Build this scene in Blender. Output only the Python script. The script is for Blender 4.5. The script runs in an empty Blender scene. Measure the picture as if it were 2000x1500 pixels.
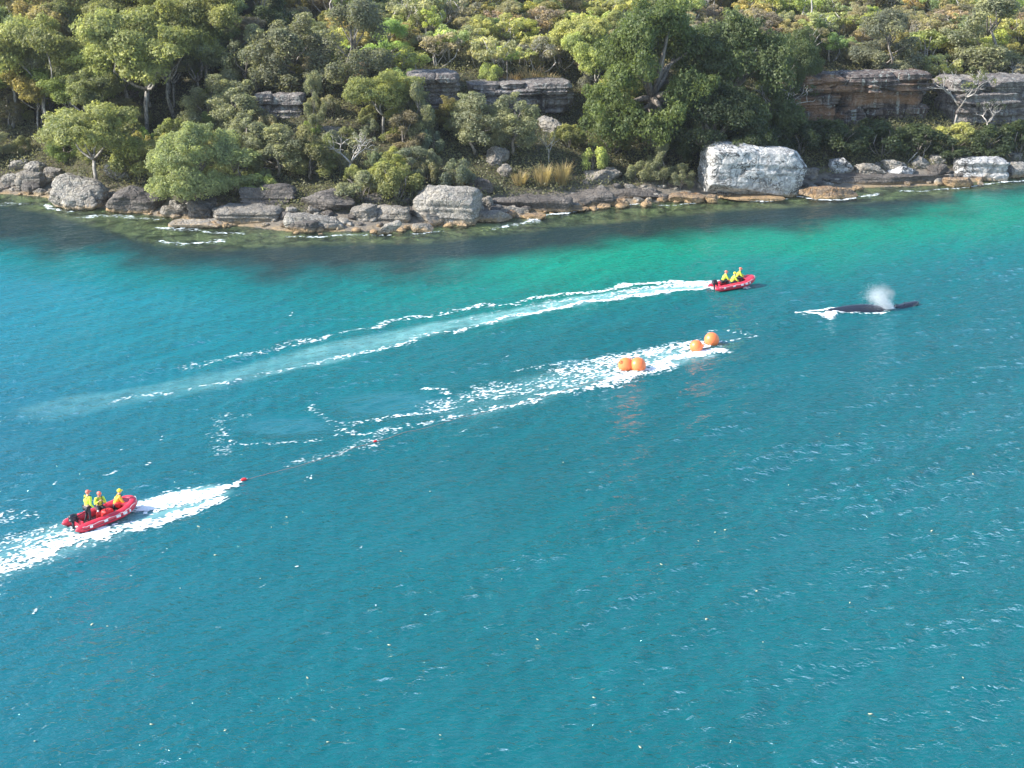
import bpy, math, random
import numpy as np
from mathutils import Vector, Matrix, Euler

random.seed(7); RNG = np.random.default_rng(7)
SC = bpy.context.scene
COL = SC.collection
R = math.radians

# ------------------------------------------------------------------ camera
CAM_H = 30.4; PITCH = R(17.5); FPX = 3050.0
cam_d = bpy.data.cameras.new('camera'); cam = bpy.data.objects.new('camera', cam_d); COL.objects.link(cam)
cam.location = (0, 0, CAM_H); cam.rotation_euler = (R(90) - PITCH, 0, 0)
cam_d.sensor_width = 36; cam_d.lens = 36 * FPX / 2000; cam_d.clip_start = 0.5; cam_d.clip_end = 5000
SC.camera = cam
# ------------------------------------------------------------------ light
SUN_DIR = Vector((-0.80, -0.16, 0.58)).normalized()       # towards the sun: left, a little towards the camera
sun_d = bpy.data.lights.new('sun', 'SUN'); sun_d.energy = 4.2; sun_d.angle = R(0.53); sun_d.color = (1.0, 0.955, 0.88)
sun = bpy.data.objects.new('sun', sun_d); COL.objects.link(sun)
sun.rotation_euler = SUN_DIR.to_track_quat('Z', 'Y').to_euler(); sun.location = (-60, 60, 80)
w = bpy.data.worlds.new('World'); SC.world = w; w.use_nodes = True
wn = w.node_tree; wn.nodes.clear()
sky = wn.nodes.new('ShaderNodeTexSky'); sky.sky_type = 'NISHITA'; sky.sun_disc = False
sky.sun_elevation = math.asin(SUN_DIR.z); sky.sun_rotation = math.atan2(SUN_DIR.x, SUN_DIR.y)
sky.air_density = 1.0; sky.dust_density = 0.5
bg = wn.nodes.new('ShaderNodeBackground'); bg.inputs['Strength'].default_value = 0.15
wo = wn.nodes.new('ShaderNodeOutputWorld')
wn.links.new(sky.outputs[0], bg.inputs['Color']); wn.links.new(bg.outputs[0], wo.inputs['Surface'])
SC.view_settings.view_transform = 'Standard'; SC.view_settings.look = 'None'; SC.view_settings.gamma = 1
SC.view_settings.exposure = 1.27
SC.render.engine = 'CYCLES'
SC.render.resolution_x = 1024; SC.render.resolution_y = 768

# ------------------------------------------------------------------ picture <-> world
CT, ST = math.cos(PITCH), math.sin(PITCH)
def ray(px, py):
    v = (750 - py) / FPX
    return np.array([(px - 1000) / FPX, CT + v * ST, -ST + v * CT])
def wp(px, py, z=0.0):                                    # point on the water (height z) seen at a pixel of the 2000x1500 photo
    d = ray(px, py); t = (z - CAM_H) / d[2]
    return np.array([d[0] * t, d[1] * t, z])
def at(px, py, Y):
    d = ray(px, py); t = Y / d[1]
    return np.array([d[0] * t, Y, CAM_H + d[2] * t])
def proj(p):
    x, y, z = p[0], p[1], p[2] - CAM_H
    f = y * CT - z * ST; u = y * ST + z * CT
    return 1000 + FPX * x / f, 750 - FPX * u / f, FPX / f
def poly_world(pts): return np.array([wp(a, b) for a, b in pts])

# ------------------------------------------------------------------ numpy noise
def _h(ix, iy, iz, s):
    h = (ix * 374761393 + iy * 668265263 + iz * 2147483647 * 3 + s * 974634777) & 0xffffffff
    h = ((h ^ (h >> 13)) * 1274126177) & 0xffffffff
    h = ((h ^ (h >> 16)) * 2246822519) & 0xffffffff
    return ((h ^ (h >> 13)) & 0xffff) / 65535.0
def vnoise3(x, y, z, s=0):
    x = np.asarray(x, float); y = np.asarray(y, float) + 0 * x; z = np.asarray(z, float) + 0 * x
    ix = np.floor(x).astype(np.int64); iy = np.floor(y).astype(np.int64); iz = np.floor(z).astype(np.int64)
    fx, fy, fz = x - ix, y - iy, z - iz
    fx = fx * fx * (3 - 2 * fx); fy = fy * fy * (3 - 2 * fy); fz = fz * fz * (3 - 2 * fz)
    r = 0
    for a in (0, 1):
        wa = fx if a else 1 - fx
        for b in (0, 1):
            wb = fy if b else 1 - fy
            for c in (0, 1):
                wc = fz if c else 1 - fz
                r = r + wa * wb * wc * _h(ix + a, iy + b, iz + c, s)
    return r * 2 - 1
def fbm3(x, y, z, o=4, s=0):
    r = 0; a = 1; t = 0
    for k in range(o):
        r = r + a * vnoise3(x * 2**k + 17.3 * k, y * 2**k + 5.1 * k, z * 2**k, s + k); t += a; a *= 0.5
    return r / t
def vnoise2(x, y, s=0):
    x = np.asarray(x, float); y = np.asarray(y, float)
    ix = np.floor(x).astype(np.int64); iy = np.floor(y).astype(np.int64)
    fx, fy = x - ix, y - iy
    fx = fx * fx * (3 - 2 * fx); fy = fy * fy * (3 - 2 * fy)
    z = ix * 0
    return 2 * ((1 - fx) * ((1 - fy) * _h(ix, iy, z, s) + fy * _h(ix, iy + 1, z, s)) + fx * ((1 - fy) * _h(ix + 1, iy, z, s) + fy * _h(ix + 1, iy + 1, z, s))) - 1
def fbm2(x, y, o=4, s=0):
    r = 0; a = 1; t = 0
    for k in range(o):
        c, q = math.cos(k * 1.1), math.sin(k * 1.1)
        r = r + a * vnoise2((x * c - y * q) * 2**k + 31.7 * k, (x * q + y * c) * 2**k + 7.7 * k, s + k); t += a; a *= 0.5
    return r / t
def sstep(a, b, x):
    t = np.clip((x - a) / (b - a), 0, 1); return t * t * (3 - 2 * t)

# ------------------------------------------------------------------ object helpers
def tag(o, label=None, cat=None, group=None, kind=None):
    if label: o['label'] = label
    if cat: o['category'] = cat
    if group: o['group'] = group
    if kind: o['kind'] = kind
    return o
def mesh_np(name, V, F, mat=None, smooth=False):
    V = np.asarray(V, np.float32); me = bpy.data.meshes.new(name)
    if isinstance(F, np.ndarray):
        n, k = F.shape
        me.vertices.add(len(V)); me.vertices.foreach_set('co', V.ravel())
        me.loops.add(n * k); me.loops.foreach_set('vertex_index', F.astype(np.int32).ravel())
        me.polygons.add(n); me.polygons.foreach_set('loop_start', np.arange(0, n * k, k, dtype=np.int32))
        me.update(calc_edges=True); me.validate()
    else:
        me.from_pydata([tuple(map(float, v)) for v in V], [], F); me.update()
    if smooth: me.polygons.foreach_set('use_smooth', [True] * len(me.polygons))
    if mat: me.materials.append(mat)
    return me
def link(name, me, parent=None):
    o = bpy.data.objects.new(name, me); COL.objects.link(o)
    if parent: o.parent = parent
    return o
def empty(name, loc=(0, 0, 0), rz=0):
    o = bpy.data.objects.new(name, None); COL.objects.link(o)
    o.location = tuple(map(float, loc)); o.rotation_euler = (0, 0, rz); o.empty_display_size = 0.3
    return o
class MB:
    def __init__(s): s.V = []; s.F = []
    def add(s, V, F):
        b = len(s.V); s.V += [tuple(map(float, v)) for v in V]; s.F += [tuple(i + b for i in f) for f in F]; return s
    def tube(s, pts, rad, n=6, cap=True, flat=None):
        pts = [np.array(p, float) for p in pts]; m = len(pts)
        if not hasattr(rad, '__len__'): rad = [rad] * m
        V = []; up = np.array([0.13, 0.21, 0.97])
        for i, p in enumerate(pts):
            t = pts[min(i + 1, m - 1)] - pts[max(i - 1, 0)]; t = t / (np.linalg.norm(t) + 1e-9)
            a = np.cross(up, t)
            if np.linalg.norm(a) < 0.15: a = np.cross((1, 0.1, 0), t)
            a = a / np.linalg.norm(a); b = np.cross(t, a)
            for k in range(n):
                q = 2 * math.pi * k / n; V.append(p + rad[i] * (a * math.cos(q) + b * math.sin(q)))
        F = [(i * n + k, i * n + (k + 1) % n, (i + 1) * n + (k + 1) % n, (i + 1) * n + k) for i in range(m - 1) for k in range(n)]
        if cap: F += [tuple(range(n))[::-1], tuple((m - 1) * n + k for k in range(n))]
        return s.add(V, F)
    def box(s, c, sz, rot=0, taper=1.0):
        x, y, z = sz[0] / 2, sz[1] / 2, sz[2] / 2; cr, sr = math.cos(rot), math.sin(rot); V = []
        for dz, tp in ((-z, 1), (z, taper)):
            for dx, dy in ((-x, -y), (x, -y), (x, y), (-x, y)):
                dx *= tp; dy *= tp
                V.append((c[0] + dx * cr - dy * sr, c[1] + dx * sr + dy * cr, c[2] + dz))
        return s.add(V, [(3, 2, 1, 0), (4, 5, 6, 7), (0, 1, 5, 4), (1, 2, 6, 5), (2, 3, 7, 6), (3, 0, 4, 7)])
    def ball(s, c, r, nu=14, nv=9):
        if not hasattr(r, '__len__'): r = (r, r, r)
        V = [(c[0], c[1], c[2] - r[2])]
        for j in range(1, nv):
            a = -math.pi / 2 + math.pi * j / nv
            for i in range(nu):
                b = 2 * math.pi * i / nu
                V.append((c[0] + r[0] * math.cos(a) * math.cos(b), c[1] + r[1] * math.cos(a) * math.sin(b), c[2] + r[2] * math.sin(a)))
        V.append((c[0], c[1], c[2] + r[2])); L = len(V) - 1
        F = [(0, 1 + (i + 1) % nu, 1 + i) for i in range(nu)]
        for j in range(nv - 2):
            for i in range(nu):
                F.append((1 + j * nu + i, 1 + j * nu + (i + 1) % nu, 1 + (j + 1) * nu + (i + 1) % nu, 1 + (j + 1) * nu + i))
        F += [(L, 1 + (nv - 2) * nu + i, 1 + (nv - 2) * nu + (i + 1) % nu) for i in range(nu)]
        return s.add(V, F)
    def build(s, name, mat, parent=None, smooth=True):
        return link(name, mesh_np(name, np.array(s.V), s.F, mat, smooth), parent)

# ------------------------------------------------------------------ materials
class NT:
    def __init__(s, name):
        s.m = bpy.data.materials.new(name); s.m.use_nodes = True; s.t = s.m.node_tree; s.t.nodes.clear()
        s.out = s.n('OutputMaterial')
    def n(s, typ, ins=None, **kw):
        nd = s.t.nodes.new('ShaderNode' + typ)
        for k, v in kw.items(): setattr(nd, k, v)
        for k, v in (ins or {}).items(): s.set(nd, k, v)
        return nd
    def set(s, nd, k, v):
        i = nd.inputs[k]
        if isinstance(v, bpy.types.NodeSocket): s.t.links.new(v, i)
        elif isinstance(v, (tuple, list)) and len(v) == 3 and i.type == 'RGBA': i.default_value = (*v, 1)
        else: i.default_value = v
    def math(s, op, a, b=0.5, c=None, clamp=False):
        nd = s.n('Math', operation=op, use_clamp=clamp); s.set(nd, 0, a); s.set(nd, 1, b)
        if c is not None: s.set(nd, 2, c)
        return nd.outputs[0]
    def mix(s, f, a, b, blend='MIX'):
        nd = s.n('Mix', data_type='RGBA', blend_type=blend); s.set(nd, 0, f); s.set(nd, 6, a); s.set(nd, 7, b); return nd.outputs[2]
    def ramp(s, f, stops, interp='LINEAR'):
        nd = s.n('ValToRGB'); s.set(nd, 0, f); nd.color_ramp.interpolation = interp; e = nd.color_ramp.elements
        while len(e) < len(stops): e.new(0.5)
        for x, (p, c) in zip(e, stops): x.position = p; x.color = (*c, 1) if hasattr(c, '__len__') else (c, c, c, 1)
        return nd.outputs[0]
    def noise(s, vec, scale, detail=4, rough=0.55, dist=0.0):
        nd = s.n('TexNoise', {'Vector': vec, 'Scale': scale, 'Detail': detail, 'Roughness': rough, 'Distortion': dist}); return nd.outputs[0]
    def mapping(s, vec, sc=(1, 1, 1), rot=(0, 0, 0)):
        return s.n('Mapping', {'Vector': vec, 'Scale': sc, 'Rotation': rot}).outputs[0]
    def pos(s): return s.n('NewGeometry').outputs['Position']
    def sep(s, v): return s.n('SeparateXYZ', {0: v}).outputs
    def finish(s, sh): s.t.links.new(sh, s.out.inputs['Surface']); return s.m
    def pbsdf(s, col, rough=0.6, **kw):
        nd = s.n('BsdfPrincipled', {'Base Color': col, 'Roughness': rough})
        for k, v in kw.items(): s.set(nd, k.replace('_', ' '), v)
        return nd.outputs[0]
def simple(name, col, rough=0.6, var=0.15, scale=6.0, **kw):
    t = NT(name); n = t.noise(t.n('TexCoord').outputs['Object'], scale, 4)
    c = t.mix(n, tuple(x * (1 - var) for x in col), tuple(min(1, x * (1 + var)) for x in col))
    return t.finish(t.pbsdf(c, rough, **kw))

def rock_mat(name, base_a, base_b, dark, darkamt=0.5, white=None, whiteamt=0.0, tide=True, veins=0.0, streak=0.0, scale=1.0, orange=None):
    t = NT(name); p = t.pos(); z = t.sep(p)[2]
    n1 = t.noise(p, 0.35 * scale, 5, 0.6); n2 = t.noise(p, 1.6 * scale, 6, 0.65, 0.6); n3 = t.noise(p, 6 * scale, 5, 0.7)
    strat = t.noise(t.mapping(p, (0.25, 0.25, 3.2)), 1.0, 4, 0.6, 0.8)
    c = t.mix(t.ramp(n1, [(0.38, 0.0), (0.62, 1.0)]), base_a, base_b)
    c = t.mix(t.math('MULTIPLY', t.ramp(strat, [(0.42, 1.0), (0.58, 0.0)]), 0.45), c, dark)
    if white:
        c = t.mix(t.math('MULTIPLY', t.ramp(n2, [(0.5 - whiteamt * .2, 0.0), (0.62 - whiteamt * .2, 1.0)]), min(1, whiteamt * 1.2)), c, white)
    v = t.n('TexVoronoi', {'Vector': t.n('VectorMath', {0: p, 1: t.n('TexNoise', {'Vector': p, 'Scale': 1.2, 'Detail': 3}).outputs[1]}, operation='ADD').outputs[0], 'Scale': 0.9 * scale}, feature='DISTANCE_TO_EDGE').outputs[0]
    blot = t.ramp(t.math('ADD', t.math('MULTIPLY', n3, 0.55), t.math('MULTIPLY', n2, 0.5)), [(0.54 - darkamt * .1, 0.0), (0.62 - darkamt * .1, 1.0)])
    c = t.mix(t.math('MULTIPLY', blot, darkamt), c, dark)
    if veins:
        va = t.math('ABSOLUTE', t.math('SUBTRACT', t.noise(p, 0.75, 5, 0.62, 1.5), 0.5)); reg = t.ramp(t.noise(p, 0.45, 3), [(0.40, 0.10), (0.56, 1.0)])
        c = t.mix(t.math('MULTIPLY', t.ramp(va, [(0.016, 1.0), (0.045, 0.0)]), t.math('MULTIPLY', reg, veins)), c, dark)
    if streak:
        s_ = t.noise(t.mapping(p, (1.6, 1.6, 0.12)), 1.0, 5, 0.65)
        c = t.mix(t.math('MULTIPLY', t.ramp(s_, [(0.48, 0.0), (0.56, 1.0)]), streak), c, dark)
        s2 = t.noise(t.mapping(p, (1.1, 1.1, 0.1)), 1.7, 4, 0.6)
        c = t.mix(t.math('MULTIPLY', t.ramp(s2, [(0.56, 0.0), (0.62, 1.0)]), streak * .7), c, (0.42, 0.44, 0.40))
    if orange:
        o_ = t.noise(t.mapping(p, (0.14, 0.14, 0.35)), 1.0, 3, 0.55)
        c = t.mix(t.math('MULTIPLY', t.ramp(o_, [(0.56, 0.0), (0.64, 1.0)]), orange), c, (0.34, 0.18, 0.09))
    if tide:
        zz = t.math('ADD', z, t.math('MULTIPLY', t.math('SUBTRACT', n2, 0.5), 1.1))
        c = t.mix(t.ramp(zz, [(0.12, 0.6), (0.5, 0.0)]), c, t.mix(n3, (0.38, 0.20, 0.075), (0.46, 0.36, 0.20)))
        c = t.mix(t.ramp(zz, [(-0.05, 0.8), (0.1, 0.0)]), c, (0.07, 0.06, 0.035))
    hgt = t.math('ADD', t.math('MULTIPLY', n2, 1.0), t.math('ADD', t.math('MULTIPLY', n3, 0.45), t.math('MULTIPLY', strat, 0.9)))
    hgt = t.math('ADD', hgt, t.math('MULTIPLY', t.ramp(v, [(0.0, 0.0), (0.08, 1.0)]), 0.4))
    b = t.n('Bump', {'Height': hgt, 'Strength': 0.8, 'Distance': 0.28}).outputs[0]
    nd = t.n('BsdfPrincipled', {'Base Color': c, 'Roughness': 0.85, 'Normal': b, 'Specular IOR Level': 0.25})
    return t.finish(nd.outputs[0])
M = {}
M['rock'] = rock_mat('sandstone', (0.20, 0.175, 0.145), (0.34, 0.295, 0.23), (0.07, 0.062, 0.055), 0.6, (0.5, 0.48, 0.44), 0.3)
M['rock_pale'] = rock_mat('pale_sandstone', (0.29, 0.26, 0.21), (0.42, 0.38, 0.31), (0.08, 0.07, 0.06), 0.6, (0.60, 0.57, 0.52), 0.4, veins=0.7)
M['rock_dark'] = rock_mat('dark_sandstone', (0.10, 0.085, 0.072), (0.20, 0.175, 0.15), (0.035, 0.03, 0.028), 0.6, (0.36, 0.34, 0.31), 0.2)
M['rock_white'] = rock_mat('whitewashed_sandstone', (0.30, 0.29, 0.275), (0.52, 0.505, 0.48), (0.05, 0.048, 0.046), 0.45, (0.68, 0.67, 0.64), 0.55, veins=1.0, scale=0.55)
M['rock_orange'] = rock_mat('orange_tidal_rock', (0.30, 0.17, 0.075), (0.44, 0.31, 0.18), (0.06, 0.04, 0.03), 0.7, (0.55, 0.48, 0.38), 0.3)
M['cliff'] = rock_mat('cliff_sandstone', (0.16, 0.13, 0.115), (0.26, 0.21, 0.18), (0.045, 0.035, 0.034), 0.4, tide=False, streak=0.8, orange=0.6, veins=.5)
M['cliff_grey'] = rock_mat('grey_cliff_sandstone', (0.23, 0.20, 0.18), (0.33, 0.30, 0.27), (0.06, 0.05, 0.048), 0.5, (0.42, 0.38, 0.34), 0.25, tide=False, streak=0.5, veins=.6)

def leaf_mat(name, rough=0.5, trans=0.48):
    t = NT(name); oi = t.n('ObjectInfo'); p = t.pos()
    base = oi.outputs['Color']
    n = t.noise(p, 0.55, 3); n2 = t.noise(p, 4.0, 2)
    at_ = t.n('Attribute', attribute_name='tint').outputs['Fac']
    c = t.mix(1.0, base, t.ramp(n, [(0.3, (1.08, 1.14, 1.14)), (0.7, (1.75, 1.66, 1.36))]), 'MULTIPLY')
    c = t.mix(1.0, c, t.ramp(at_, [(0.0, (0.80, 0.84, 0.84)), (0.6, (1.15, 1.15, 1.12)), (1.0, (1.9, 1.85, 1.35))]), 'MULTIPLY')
    d = t.n('BsdfPrincipled', {'Base Color': c, 'Roughness': rough, 'Specular IOR Level': 0.35}).outputs[0]
    tr = t.n('BsdfTranslucent', {'Color': t.mix(1.0, c, (1.2, 1.22, 0.78), 'MULTIPLY')}).outputs[0]
    return t.finish(t.n('MixShader', {0: trans, 1: d, 2: tr}).outputs[0])
M['leaf'] = leaf_mat('foliage')
def bark_mat(name, a, b):
    t = NT(name); p = t.pos(); n = t.noise(t.mapping(p, (3, 3, 0.8)), 2.0, 5, 0.65)
    c = t.mix(t.ramp(n, [(0.4, 0.0), (0.6, 1.0)]), a, b)
    return t.finish(t.pbsdf(c, 0.8))
M['bark'] = bark_mat('grey_bark', (0.10, 0.085, 0.07), (0.30, 0.26, 0.22))
M['bark_mid'] = bark_mat('mottled_bark', (0.09, 0.08, 0.07), (0.36, 0.33, 0.29))
M['bark_pale'] = bark_mat('pale_bark', (0.28, 0.25, 0.22), (0.55, 0.51, 0.46))
def ground_mat():
    t = NT('hill_ground'); p = t.pos(); z = t.sep(p)[2]
    n = t.noise(p, 0.5, 6, 0.65); n2 = t.noise(p, 3.0, 5, 0.7)
    c = t.mix(t.ramp(n, [(0.38, 0.0), (0.62, 1.0)]), (0.055, 0.048, 0.03), (0.10, 0.085, 0.05))
    c = t.mix(t.ramp(n2, [(0.45, 0.0), (0.7, 0.8)]), c, (0.05, 0.065, 0.025))
    # rock shelf and sea bed
    rock = t.mix(n2, (0.10, 0.09, 0.075), (0.28, 0.24, 0.19))
    rock = t.mix(t.math('MULTIPLY', t.ramp(z, [(0.0, 1.0), (0.3, 0.0)]), t.ramp(n, [(0.42, 0.1), (0.58, 1.0)])), rock, t.mix(n2, (0.30, 0.17, 0.07), (0.40, 0.33, 0.20)))
    c = t.mix(t.ramp(t.math('ADD', z, t.math('MULTIPLY', n, 1.5)), [(0.0, 1.0), (1.0, 1.0)]) if False else t.math('SUBTRACT', 1.0, t.math('MULTIPLY', t.math('SUBTRACT', t.math('ADD', z, n), 1.5), 1.4, clamp=True), clamp=True), c, rock)
    cr = t.n('TexVoronoi', {'Vector': t.n('VectorMath', {0: p, 1: t.n('TexNoise', {'Vector': p, 'Scale': 0.6, 'Detail': 3}).outputs[1]}, operation='ADD').outputs[0], 'Scale': 0.2}, feature='DISTANCE_TO_EDGE').outputs[0]
    crk = t.ramp(cr, [(0.0, 0.45), (0.04, 1.0)])
    bed = t.mix(crk, (0.06, 0.065, 0.04), t.mix(t.ramp(n, [(0.40, 0.0), (0.56, 1.0)]), (0.10, 0.11, 0.055), (0.62, 0.56, 0.28)))
    under = t.math('MULTIPLY', t.math('MULTIPLY', z, -1.0), 8.0, clamp=True)
    c = t.mix(under, c, bed)
    b = t.n('Bump', {'Height': t.math('ADD', n2, n), 'Strength': 0.8, 'Distance': 0.4}).outputs[0]
    return t.finish(t.n('BsdfPrincipled', {'Base Color': c, 'Roughness': 0.9, 'Normal': b, 'Specular IOR Level': 0.2}).outputs[0])
M['ground'] = ground_mat()

# ------------------------------------------------------------------ shoreline, terrain, water height
SHORE = poly_world([(-900, 395), (-300, 385), (0, 378), (90, 385), (130, 400), (220, 408), (330, 425), (420, 436), (560, 452), (700, 452), (830, 445), (1000, 424), (1150, 405), (1300, 394), (1400, 388), (1560, 378), (1700, 366), (1850, 362), (2000, 346), (2300, 332), (2800, 315)])
SHELF = poly_world([(-900, 410), (-300, 402), (0, 396), (100, 412), (200, 440), (290, 470), (400, 482), (500, 480), (600, 474), (700, 470), (850, 468), (1000, 452), (1150, 434), (1300, 418), (1450, 404), (1600, 396), (1800, 384), (2000, 360), (2300, 345), (2800, 328)])
WEED = poly_world([(-900, 430), (-300, 450), (0, 482), (150, 500), (300, 520), (500, 535), (700, 545), (850, 535), (1000, 515), (1150, 492), (1300, 470), (1420, 448), (1560, 455), (1700, 432), (1850, 412), (2000, 392), (2300, 375), (2800, 350)])
def shoreY(x): return np.interp(x, SHORE[:, 0], SHORE[:, 1])
def shelfY(x): return np.interp(x, SHELF[:, 0], SHELF[:, 1])
def weedY(x): return np.interp(x, WEED[:, 0], WEED[:, 1])
HP = np.array([(0, 0), (2.5, 0.5), (5, 1.3), (8, 2.4), (14, 4.0), (20, 5.3), (26, 8.4), (32, 10.8), (45, 13.6), (70, 18.5), (110, 25), (200, 36), (600, 55)])
def terr(x, y, fine=True):
    x = np.asarray(x, float); y = np.asarray(y, float)
    d = y - shoreY(x)
    up = np.interp(d, HP[:, 0], HP[:, 1])
    n = fbm2(x * 0.09, y * 0.09, 3, 3) * 1.4 * sstep(5, 20, d) + fbm2(x * 0.5, y * 0.5, 3, 9) * 0.35 * sstep(0, 6, d)
    zs = np.maximum(shoreY(x) - shelfY(x), 0.5)
    q = np.clip(-d, 0, None)
    dn = -0.06 - 0.42 * (q / zs) - np.clip(q - zs, 0, None) * 0.45
    dn = np.maximum(dn, -9) + fbm2(x * 0.45, y * 0.45, 3, 21) * 0.22 * sstep(0.2, 2, q)
    return np.where(d > 0, up + n, dn)
def ground(px, py):
    d = ray(px, py)
    t = np.arange(90, 500, 0.25); P = d[None, :] * t[:, None]; P[:, 2] += CAM_H
    hz = terr(P[:, 0], P[:, 1]); i = np.argmax(P[:, 2] < np.maximum(hz, 0))
    if not (P[i, 2] < max(hz[i], 0)): i = 300
    return np.array([P[i, 0], P[i, 1], max(hz[i], 0.0)])

wr = random.Random(3); WAVES = []
for i in range(90):
    lam = 0.62 * (8.0 / 0.62) ** (wr.random() ** 1.5)
    th = R(130) + wr.gauss(0, 0.55 if lam < 2 else 0.28)
    k = 2 * math.pi / lam; amp = 0.0034 * lam ** 0.80 * (0.6 + 0.8 * wr.random())
    WAVES.append((k * math.cos(th), k * math.sin(th), amp, wr.random() * 6.28))
SLICKS = [(wp(560, 832), 3.6, 2.6), (wp(760, 790), 4.4, 3.4), (wp(1410, 660), 2.0, 2.6), (wp(1110, 712), 1.6, 2.0), (wp(330, 1010), 1.5, 1.0)]
def slick(x, y):
    s = 0 * x
    for c, a, b in SLICKS: s = np.maximum(s, 1 - sstep(0.5, 1.15, np.sqrt(((x - c[0]) / a) ** 2 + ((y - c[1]) / b) ** 2)))
    return s
def water_h(x, y):
    x = np.asarray(x, float); y = np.asarray(y, float); h = 0 * x
    for kx, ky, a, p in WAVES: h = h + a * np.sin(kx * x + ky * y + p)
    calm = 0.35 + 0.65 * (1 - sstep(-25, -2, y - shoreY(x)))
    gust = 0.8 + 0.5 * fbm2(x * 0.05, y * 0.05, 2, 5)
    return h * calm * gust * (1 - 0.35 * slick(x, y))

# ---- setting: hill with sea bed
def grid_mesh(name, xs, ys, zf, mat, smooth=True):
    X, Y = np.meshgrid(xs, ys); Z = zf(X.ravel(), Y.ravel())
    V = np.stack([X.ravel(), Y.ravel(), Z], 1); nx, ny = len(xs), len(ys)
    I = np.arange(nx * ny).reshape(ny, nx)
    F = np.stack([I[:-1, :-1].ravel(), I[:-1, 1:].ravel(), I[1:, 1:].ravel(), I[1:, :-1].ravel()], 1)
    return mesh_np(name, V, F, mat, smooth), V
xs = np.concatenate([np.arange(-420, -90, 8), np.arange(-90, 90, 0.6), np.arange(90, 420, 8)])
ys = np.concatenate([np.arange(-60, 110, 10), np.arange(110, 250, 0.6), np.arange(250, 700, 10)])
me, V = grid_mesh('hill', xs, ys, terr, M['ground'])
hill = tag(link('hill', me), kind='structure', label='scrubby hillside, rock shelf and sea bed')

# ---- water
def seg_dist(x, y, pts):
    """distance to a polyline and parameter 0..1 along it"""
    P = np.asarray(pts)[:, :2]; L = np.r_[0, np.cumsum(np.linalg.norm(np.diff(P, axis=0), axis=1))]
    best = np.full(x.shape, 1e9); tt = np.zeros(x.shape)
    for i in range(len(P) - 1):
        a, b = P[i], P[i + 1]; ab = b - a; l2 = (ab ** 2).sum()
        t = np.clip(((x - a[0]) * ab[0] + (y - a[1]) * ab[1]) / l2, 0, 1)
        d = np.hypot(x - a[0] - t * ab[0], y - a[1] - t * ab[1])
        m = d < best; best = np.where(m, d, best); tt = np.where(m, (L[i] + t * math.sqrt(l2)) / L[-1], tt)
    return best, tt
MILK = poly_world([(1400, 556), (1300, 563), (1150, 583), (1000, 612), (850, 640), (700, 675), (550, 712), (400, 746), (200, 782), (100, 800)])
MILK2 = poly_world([(1345, 690), (1300, 697), (1200, 722), (1050, 760), (900, 798)])
MILK3 = poly_world([(415, 960), (350, 978), (240, 1010), (120, 1050), (-60, 1110)])
def mat_water():
    t = NT('sea_water'); p = t.pos()
    col = t.n('Attribute', attribute_name='body').outputs['Color']; opa = t.n('Attribute', attribute_name='opac').outputs['Fac']
    sl = t.n('Attribute', attribute_name='slick').outputs['Fac']
    m1 = t.mapping(p, (1.0, 1.0, 1.0), (0, 0, R(-38)))
    m2 = t.mapping(m1, (1.15, 2.1, 1.0))
    n1 = t.noise(m2, 1.0, 4, 0.6, 0.4); n2 = t.noise(t.mapping(p, (2.0, 3.4, 1), (0, 0, R(-15))), 2.2, 3, 0.6, 0.5)
    n3 = t.noise(t.mapping(p, (1.0, 1.35, 1), (0, 0, R(18))), 2.5, 2, 0.5, 0.7)
    g = t.noise(p, 0.11, 3, 0.6, 0.5); gust = t.ramp(g, [(0.3, 0.55), (0.7, 1.15)])
    h = t.math('ADD', t.math('MULTIPLY', n1, 0.16), t.math('ADD', t.math('MULTIPLY', n2, 0.045), t.math('MULTIPLY', n3, 0.25)))
    k = t.math('MULTIPLY', gust, t.math('SUBTRACT', 1.0, t.math('MULTIPLY', sl, 0.85)))
    h = t.math('MULTIPLY', h, k)
    b = t.n('Bump', {'Height': h, 'Strength': 1.0, 'Distance': 1.0}).outputs[0]
    body = t.n('BsdfDiffuse', {'Color': col}).outputs[0]
    trn = t.n('BsdfTransparent', {'Color': (0.74, 0.88, 0.78)}).outputs[0]
    a = t.n('MixShader', {0: opa, 1: trn, 2: body}).outputs[0]
    gl = t.n('BsdfGlossy', {'Color': (0.80, 0.94, 1.0), 'Roughness': 0.09, 'Normal': b}).outputs[0]
    fr = t.n('Fresnel', {'IOR': 1.34, 'Normal': b}).outputs[0]
    return t.finish(t.n('MixShader', {0: fr, 1: a, 2: gl}).outputs[0])
M['water'] = mat_water()
xs = np.concatenate([np.arange(-420, -66, 6), np.arange(-66, 66, 0.16), np.arange(66, 420, 6)])
ys = np.concatenate([np.arange(-60, 42, 6), np.arange(44, 182, 0.16), [183, 186, 200]])
me, V = grid_mesh('water', xs, ys, water_h, M['water'])
X, Y = V[:, 0], V[:, 1]
lin = lambda *c: np.array(c)
deep = lin(0.001, 0.093, 0.104); teal = lin(0.001, 0.135, 0.132); green = lin(0.001, 0.200, 0.122); weed = lin(0.012, 0.028, 0.026); shal = lin(0.13, 0.145, 0.065); milk = lin(0.26, 0.50, 0.48)
nz = fbm2(X * 0.06, Y * 0.06, 4, 41); nz2 = fbm2(X * 0.25, Y * 0.16, 4, 51); nz3 = fbm2(X * 0.035, Y * 0.035, 3, 61)
wd = weedY(X) - Y + 2.0 * sstep(0, 40, X) + nz * 3.5 + nz2 * 2.5 + 1.5                       # >0: seaward of the weed edge
Cc = np.tile(teal, (len(X), 1))
f = sstep(4, 48, wd + nz3 * 14)[:, None]; Cc = Cc * (1 - f) + deep * f
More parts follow.
